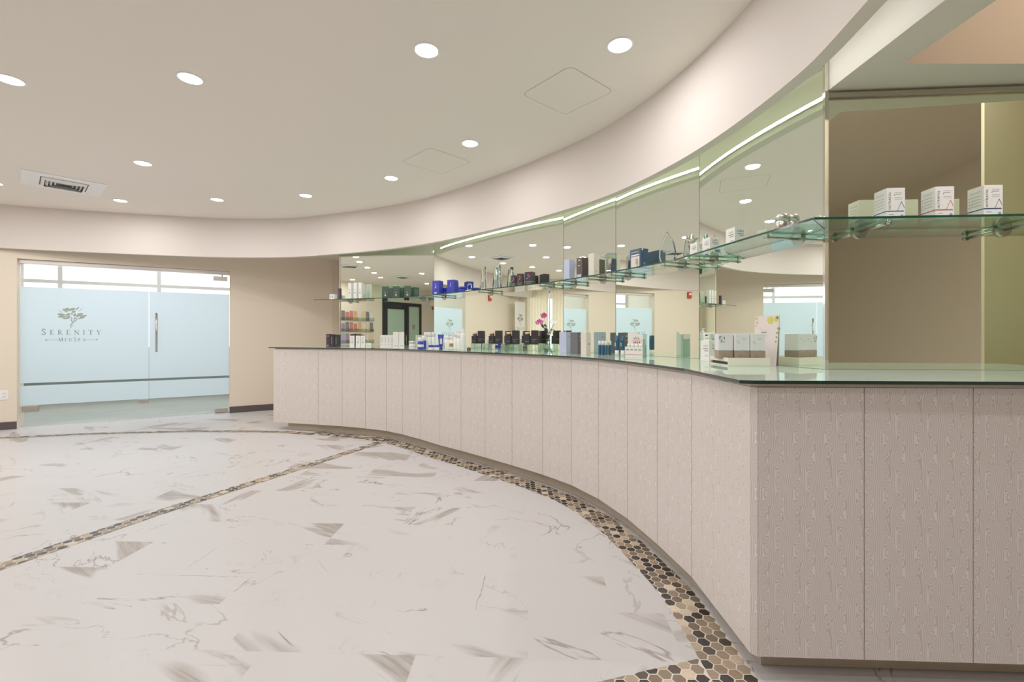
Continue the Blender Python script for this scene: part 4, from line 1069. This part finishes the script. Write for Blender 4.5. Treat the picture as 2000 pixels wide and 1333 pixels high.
for q in range(40):
    a = random.uniform(0,2*PI); rr = .036*math.sqrt(random.random()); zz = random.uniform(.006,.05)
    mb.lathe([(.001,-.006),(.006,-.003),(.007,0),(.005,.004),(.001,.006)],7,loc=(rr*math.cos(a),rr*math.sin(a),zz))
tag(mb.build('pebble_filling', m_pebble, orc), kind='stuff')
m_leaf = pbr('orchid_leaf', (34,54,30), .35, noise=.3, nscale=30.)
for q in range(22):
    mb = MB(); a = 2*PI*q/9+.37*(q // 9); L_ = random.uniform(.06,.10); W_ = .018
    Lp, Rp = [], []
    for s in range(8):
        f_ = s/7; rr = .01+L_*f_; zz = .08+(.13*math.sin(f_*1.9)*(.7+.3*(q % 3)) if q < 9 else (.02+.05*(q % 3))*math.sin(f_*2.4)); w_ = W_*math.sin(PI*(.12+.88*f_)) 
        Lp.append((rr*math.cos(a)-w_*math.sin(a), rr*math.sin(a)+w_*math.cos(a), zz)); Rp.append((rr*math.cos(a)+w_*math.sin(a), rr*math.sin(a)-w_*math.cos(a), zz))
    mb.strip(Lp, Rp, 0, True); mb.build('leaf', m_leaf, orc)
m_stem = pbr('orchid_stem', (96,112,58), .5)
m_petal = pbr('orchid_petal', (186,40,130), .5, noise=.25, nscale=40.)
m_petalw = pbr('white_petal', (238,232,226), .5)
for (bx, by, tx, tz, cnt, pm) in ((0,0,.03,.33,4,m_petal),(.01,0,.075,.27,3,m_petal),(-.01,0,-.07,.28,3,m_petalw),(0,.01,.03,.20,3,m_petalw),(0,-.02,-.03,.17,3,m_petalw),(.01,-.02,.05,.19,2,m_petalw)):
    mb = MB(); mb.tube([(bx,by,.05),(bx+tx*.25,by,.05+(tz-.05)*.55),(bx+tx*.6,by-.01,tz*.97),(bx+tx,by-.015,tz)],.0022,6); st = mb.build('flower_stem', m_stem, orc)
    for q in range(cnt):
        fx, fz = bx+tx*(.55+.25*q), tz+.008*math.sin(q*2.1)
        mb = MB()
        for s in range(5):
            a = 2*PI*s/5+.3; ca, sa = math.cos(a), math.sin(a)
            pts = [(fx+.002*ca, by-.018, fz+.002*sa)]
            for (l_, w_) in ((.010,.007),(.018,.008),(.023,.003),(.023,-.003),(.018,-.008),(.010,-.007)): pts.append((fx+l_*ca-w_*sa, by-.018-.004*(l_/.02), fz+l_*sa+w_*ca))
            mb.poly(pts)
        mb.build('blossom', pm, st)
carton('lavender_carton', 'large pale lavender carton on the counter, left of the slate one', 'box', at(1105,4.03), Z0+.0, frot(3)+.1, .085,.075,.185, m_lav, prints=[('rect','grey_print','right',.2,.75,.7,.78)])
m_slate = pbr('slate_card', (92,90,98), .35)
carton('slate_carton', 'large slate grey carton on the counter between lavender and cream ones', 'box', at(1127,3.86), Z0, frot(3)+.1, .085,.075,.18, m_slate, prints=[('text','white_card','right',.5,.82,.014,'SKIN'),('rect','grey_print','right',.25,.6,.75,.62),('rect','grey_print','right',.25,.66,.75,.68)])
carton('cream_carton', 'cream carton on the counter right of the slate carton', 'box', at(1144,3.74), Z0, frot(3)+.1, .06,.055,.178, m_cream, prints=[('rect','grey_print','right',.3,.45,.8,.5)])
m_tealb = pbr('teal_plastic', (26,74,106), .3)
for k, (u, y) in enumerate(((1171.5,3.66),(1178,3.63),(1184.5,3.60),(1191,3.62))):
    bottle('mini_teal_bottle', '%s mini teal bottle with white cap in the row of four' % ['first','second','third','fourth'][k], 'bottle', at(u,y), .0125,.112,.034, m_tealb, m_whitepl, 'mini teal bottles', neck=.9, band=None)
for k, (u, y) in enumerate(((1205,3.52),(1216,3.50))):
    t = thing('teal_tube', '%s teal tube standing on its white cap beside the display stand' % ['left','right'][k], 'tube', (*at(u,y), Z0+.0004), frot(4), 'teal tubes')
    mb = MB(); mb.lathe([(.015,0),(.015,.04)],18); mb.build('cap', m_whitepl, t)
    mb = MB(); mb.lathe([(.015,.0405),(.0165,.05),(.0165,.115),(.0165,.128)],18); mb.strip([(.0165*math.cos(2*PI*q/18),.0165*math.sin(2*PI*q/18),.12) for q in range(18)],[(.022*math.cos(2*PI*q/18),.002*math.sin(2*PI*q/18),.155) for q in range(18)],0,True,True); mb.build('tube_body', m_tealb, t)
    mb = MB(); mb.box(-.006,-.0175,.07,.006,-.0168,.1); mb.build('label_print', m_silver, t)
# display stand with wavy header
t = thing('display_stand', 'white sunscreen display card with wavy top and red lettering on the counter', 'display', (*at(1243,3.27), Z0+.0004), frot(4)+.45)
mb = MB(); top_ = [(-.065+.13*q/16, .172+.012*math.sin(q/16*PI*1.6+.6)) for q in range(17)]
poly = [(-.065,0.0)] + top_ + [(.065,0.0)]
lo = [(x,0,z) for x,z in poly]; hi = [(x,.004,z) for x,z in poly]; n = len(poly)
mb._add(lo+hi, [tuple(range(n))[::-1], tuple(range(n,2*n))] + [(i,(i+1)%n,n+(i+1)%n,n+i) for i in range(n)]); mb.build('header_card', m_white, t, recalc=True)
mb = MB(); mb.box(-.065,-.05,0,.065,-.001,.010); mb.box(-.065,-.05,.0102,.065,-.047,.075); mb.box(.062,-.0468,.0102,.065,-.001,.13); mb.build('tray', m_white, t)
mb = MB(); T = Matrix.Translation((0,-.0006,.135)) @ Matrix.Rotation(PI/2,4,'X'); add_text(mb, 'elta', .032, T); 
for q in range(4): mb.box(-.055+.03*q,-.0506,.05,-.035+.03*q,-.0502,.055)
mb.build('lettering', m_black, t)
mb = MB(); mb.box(-.035,-.0008,.118,.045,-.0004,.1195); mb.box(-.063,-.0506,.016,.063,-.0502,.019)
for q in range(4): mb.box(-.022+.014*q,-.0008,.098,-.014+.014*q,-.0004,.112)
mb.build('red_print', m_red, t)
mb = MB(); mb.box(.067,-.05,0,.071,.02,.165); mb.build('acrylic_side', m_acryl, t)
for q in range(4):
    tt = thing('sunscreen_tube', 'sunscreen tube %s inside the white display card' % ['at the left','second from left','third from left','at the right'][q], 'tube', (0,0,0), 0, 'sunscreen tubes in the display')
    tt.matrix_world = Matrix.Translation((*at(1243,3.27), Z0+.0110)) @ Matrix.Rotation(frot(4)+.45,4,'Z') @ Matrix.Translation((-.045+.029*q,-.026,0))
    mb = MB(); mb.lathe([(.010,0),(.010,.022)],14); mb.build('cap', m_grey, tt)
    mb = MB(); mb.lathe([(.0105,.0225),(.012,.028),(.012,.07),(.0118,.085)],14); mb.build('tube_body', m_whitepl, tt)
# white carton + display tray on the near part
cream(at(1388,2.76), Z0, frot(5), 'large white cream carton on the counter left of the display tray', .085,.08,.125, group=None)
m_traymat = pbr('ivory_card', (228,224,206), .45)
TX, TY = 1.205, 2.42
t = thing('display_tray', 'ivory card display tray with a dark slot on the counter', 'tray', (TX,TY,Z0+.0004), -.02)
mb = MB(); w_, d_ = .105,.11
mb.box(-w_,-d_,0,w_,d_,.006); mb.box(-w_,-d_,.0062,w_,-d_+.004,.042); mb.box(-w_,d_-.004,.0062,w_,d_,.042); mb.box(-w_,-d_+.0042,.022,-w_+.004,d_-.0042,.042); mb.box(w_-.004,-d_+.0042,.0062,w_,d_-.0042,.042); mb.box(-w_+.0042,-d_+.0042,.030,w_-.0042,d_-.0042,.034)
mb.build('tray_body', m_traymat, t)
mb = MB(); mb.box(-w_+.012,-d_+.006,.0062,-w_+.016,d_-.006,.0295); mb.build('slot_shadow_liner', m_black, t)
m_rock = pbr('rock_print', (150,128,112), .55, noise=.35, nscale=45.)
m_can = pbr('pearl_card', (232,228,232), .35)
for k, (x, y, lab) in enumerate(((-.07,.022,'left white canister with bold black marks in the display tray'),(.003,-.004,'middle white canister with stone-patterned base in the display tray'),(.076,-.018,'right white canister with stone-patterned base in the display tray'))):
    tt = thing('white_canister', lab, 'canister', (TX+x-.018,TY+y-.04,Z0+.0352), -.15, 'white canisters in the tray')
    mb = MB(); mb.box(-.036,-.036,.042,.036,.036,.130,bev=.004); mb.build('canister_body', m_can, tt)
    mb = MB(); mb.box(-.036,-.036,0,.036,.036,.0418,bev=.003); mb.build('stone_band', m_rock, tt)
    mb = MB()
    if k == 0:
        for (x0,z0,x1,z1) in ((-.036,.112,-.024,.116),(-.036,.1,-.033,.112),(-.03,.102,-.02,.104),(-.028,.092,-.018,.095),(-.028,.086,-.018,.089),(-.01,.1,-.006,.114),(-.014,.086,-.006,.089)): mb.box(x0*.9,-.0366,z0,x1*.9,-.0361,z1)
        mb.build('bold_print', m_black, tt)
    else:
        for (x0,z0,x1,z1) in ((-.028,.088,-.016,.09),(.0,.1,.018,.101),(.0,.104,.02,.105),(.0,.045,.02,.0465),(-.028,.08,-.01,.081)): mb.box(x0*.9,-.0366,z0,x1*.9,-.0361,z1)
        mb.build('fine_print', m_grey, tt)
# leaflet card behind the canisters
m_dedge = pbr('dark_glass_edge', (10,40,36), .1, spec=.6)
D.objects['glass_countertop'].data.materials[1] = m_dedge
m_leaflet = pbr('blush_card', (238,224,220), .5, noise=.02)
t = thing('leaflet_card', 'blush floral leaflet card standing against the mirror behind the white canisters', 'leaflet', (1.346,2.43,Z0+.0006), -1.15)
T = Matrix.Rotation(-.02,4,'X') @ Matrix.Rotation(.03,4,'Y') @ Matrix.Diagonal((1.02,1,1.14,1))
mb = MB(); mb._add([T @ Vector(p) for p in ((-.062,0,0),(.066,0,0),(.074,0,.235),(-.064,0,.225),(-.062,.003,0),(.066,.003,0),(.074,.003,.235),(-.064,.003,.225))], [(0,1,2,3),(7,6,5,4),(0,4,5,1),(1,5,6,2),(2,6,7,3),(3,7,4,0)]); mb.build('card', m_leaflet, t)
m_yel = pbr('yellow_print', (222,206,90), .5); m_olive = pbr('olive_print', (150,146,62), .5); m_peach = pbr('peach_print', (232,186,146), .5)
def blot(mb, x, z, r, n=9, j=.14):
    mb.poly([T @ Vector((x+r*(1-j*(q % 2))*math.cos(2*PI*q/n), -.0006, z+r*(1-j*(q % 2))*math.sin(2*PI*q/n))) for q in range(n)])
mb = MB(); blot(mb,.025,.208,.019,12); blot(mb,.058,.212,.014,10); mb.build('flower_print', m_yel, t)
mb = MB(); blot(mb,.063,.22,.008); blot(mb,.07,.17,.006); blot(mb,.066,.15,.006); blot(mb,.063,.13,.005); blot(mb,.06,.11,.005); mb.build('leaf_print', m_olive, t)
mb = MB(); blot(mb,-.055,.215,.009); blot(mb,-.05,.195,.008); blot(mb,-.056,.18,.006); mb.build('petal_print', m_peach, t)
mb = MB()
for (x0,z0,x1,z1) in ((-.035,.17,-.028,.172),(-.03,.16,.015,.1608),(-.025,.148,.008,.153),(-.035,.135,.02,.1358),(-.03,.128,.015,.1288)): mb.poly([T @ Vector(p) for p in ((x0,-.0007,z0),(x1,-.0007,z0),(x1,-.0007,z1),(x0,-.0007,z1))])
mb.build('fine_print', m_grey, t)
mb = MB()
for q in range(8):
    z0 = .2-.02*q; mb.poly([T @ Vector(p) for p in ((.05,.0036,z0),(-.045,.0036,z0),(-.045,.0036,z0+.002),(.05,.0036,z0+.002))])
mb.build('back_print', m_grey, t)

# ------------------------------------------------------------------ world, camera
w = D.worlds.new('daylight'); SC.world = w; w.use_nodes = True
bg = w.node_tree.nodes['Background']; bg.inputs[0].default_value = (*lin((238,244,252)), 1); bg.inputs[1].default_value = 2.35
cam = D.cameras.new('camera'); co = D.objects.new('camera', cam); COL.objects.link(co)
co.location = (0,0,1.235); co.rotation_euler = (PI/2,0,0)
cam.sensor_width = 36.; cam.lens = 16.0; cam.shift_y = -.00575; cam.clip_start = .05
SC.camera = co
SC.view_settings.view_transform = 'Standard'; SC.view_settings.look = 'None'
SC.view_settings.exposure = .55; SC.view_settings.gamma = 1.25
SC.cycles.max_bounces = 8; SC.cycles.diffuse_bounces = 4; SC.cycles.glossy_bounces = 4; SC.cycles.transparent_max_bounces = 16; SC.cycles.transmission_bounces = 8
SC.cycles.caustics_refractive = False
SC.cycles.use_adaptive_sampling = True; SC.cycles.adaptive_threshold = .05
SC.cycles.sample_clamp_indirect = 6.
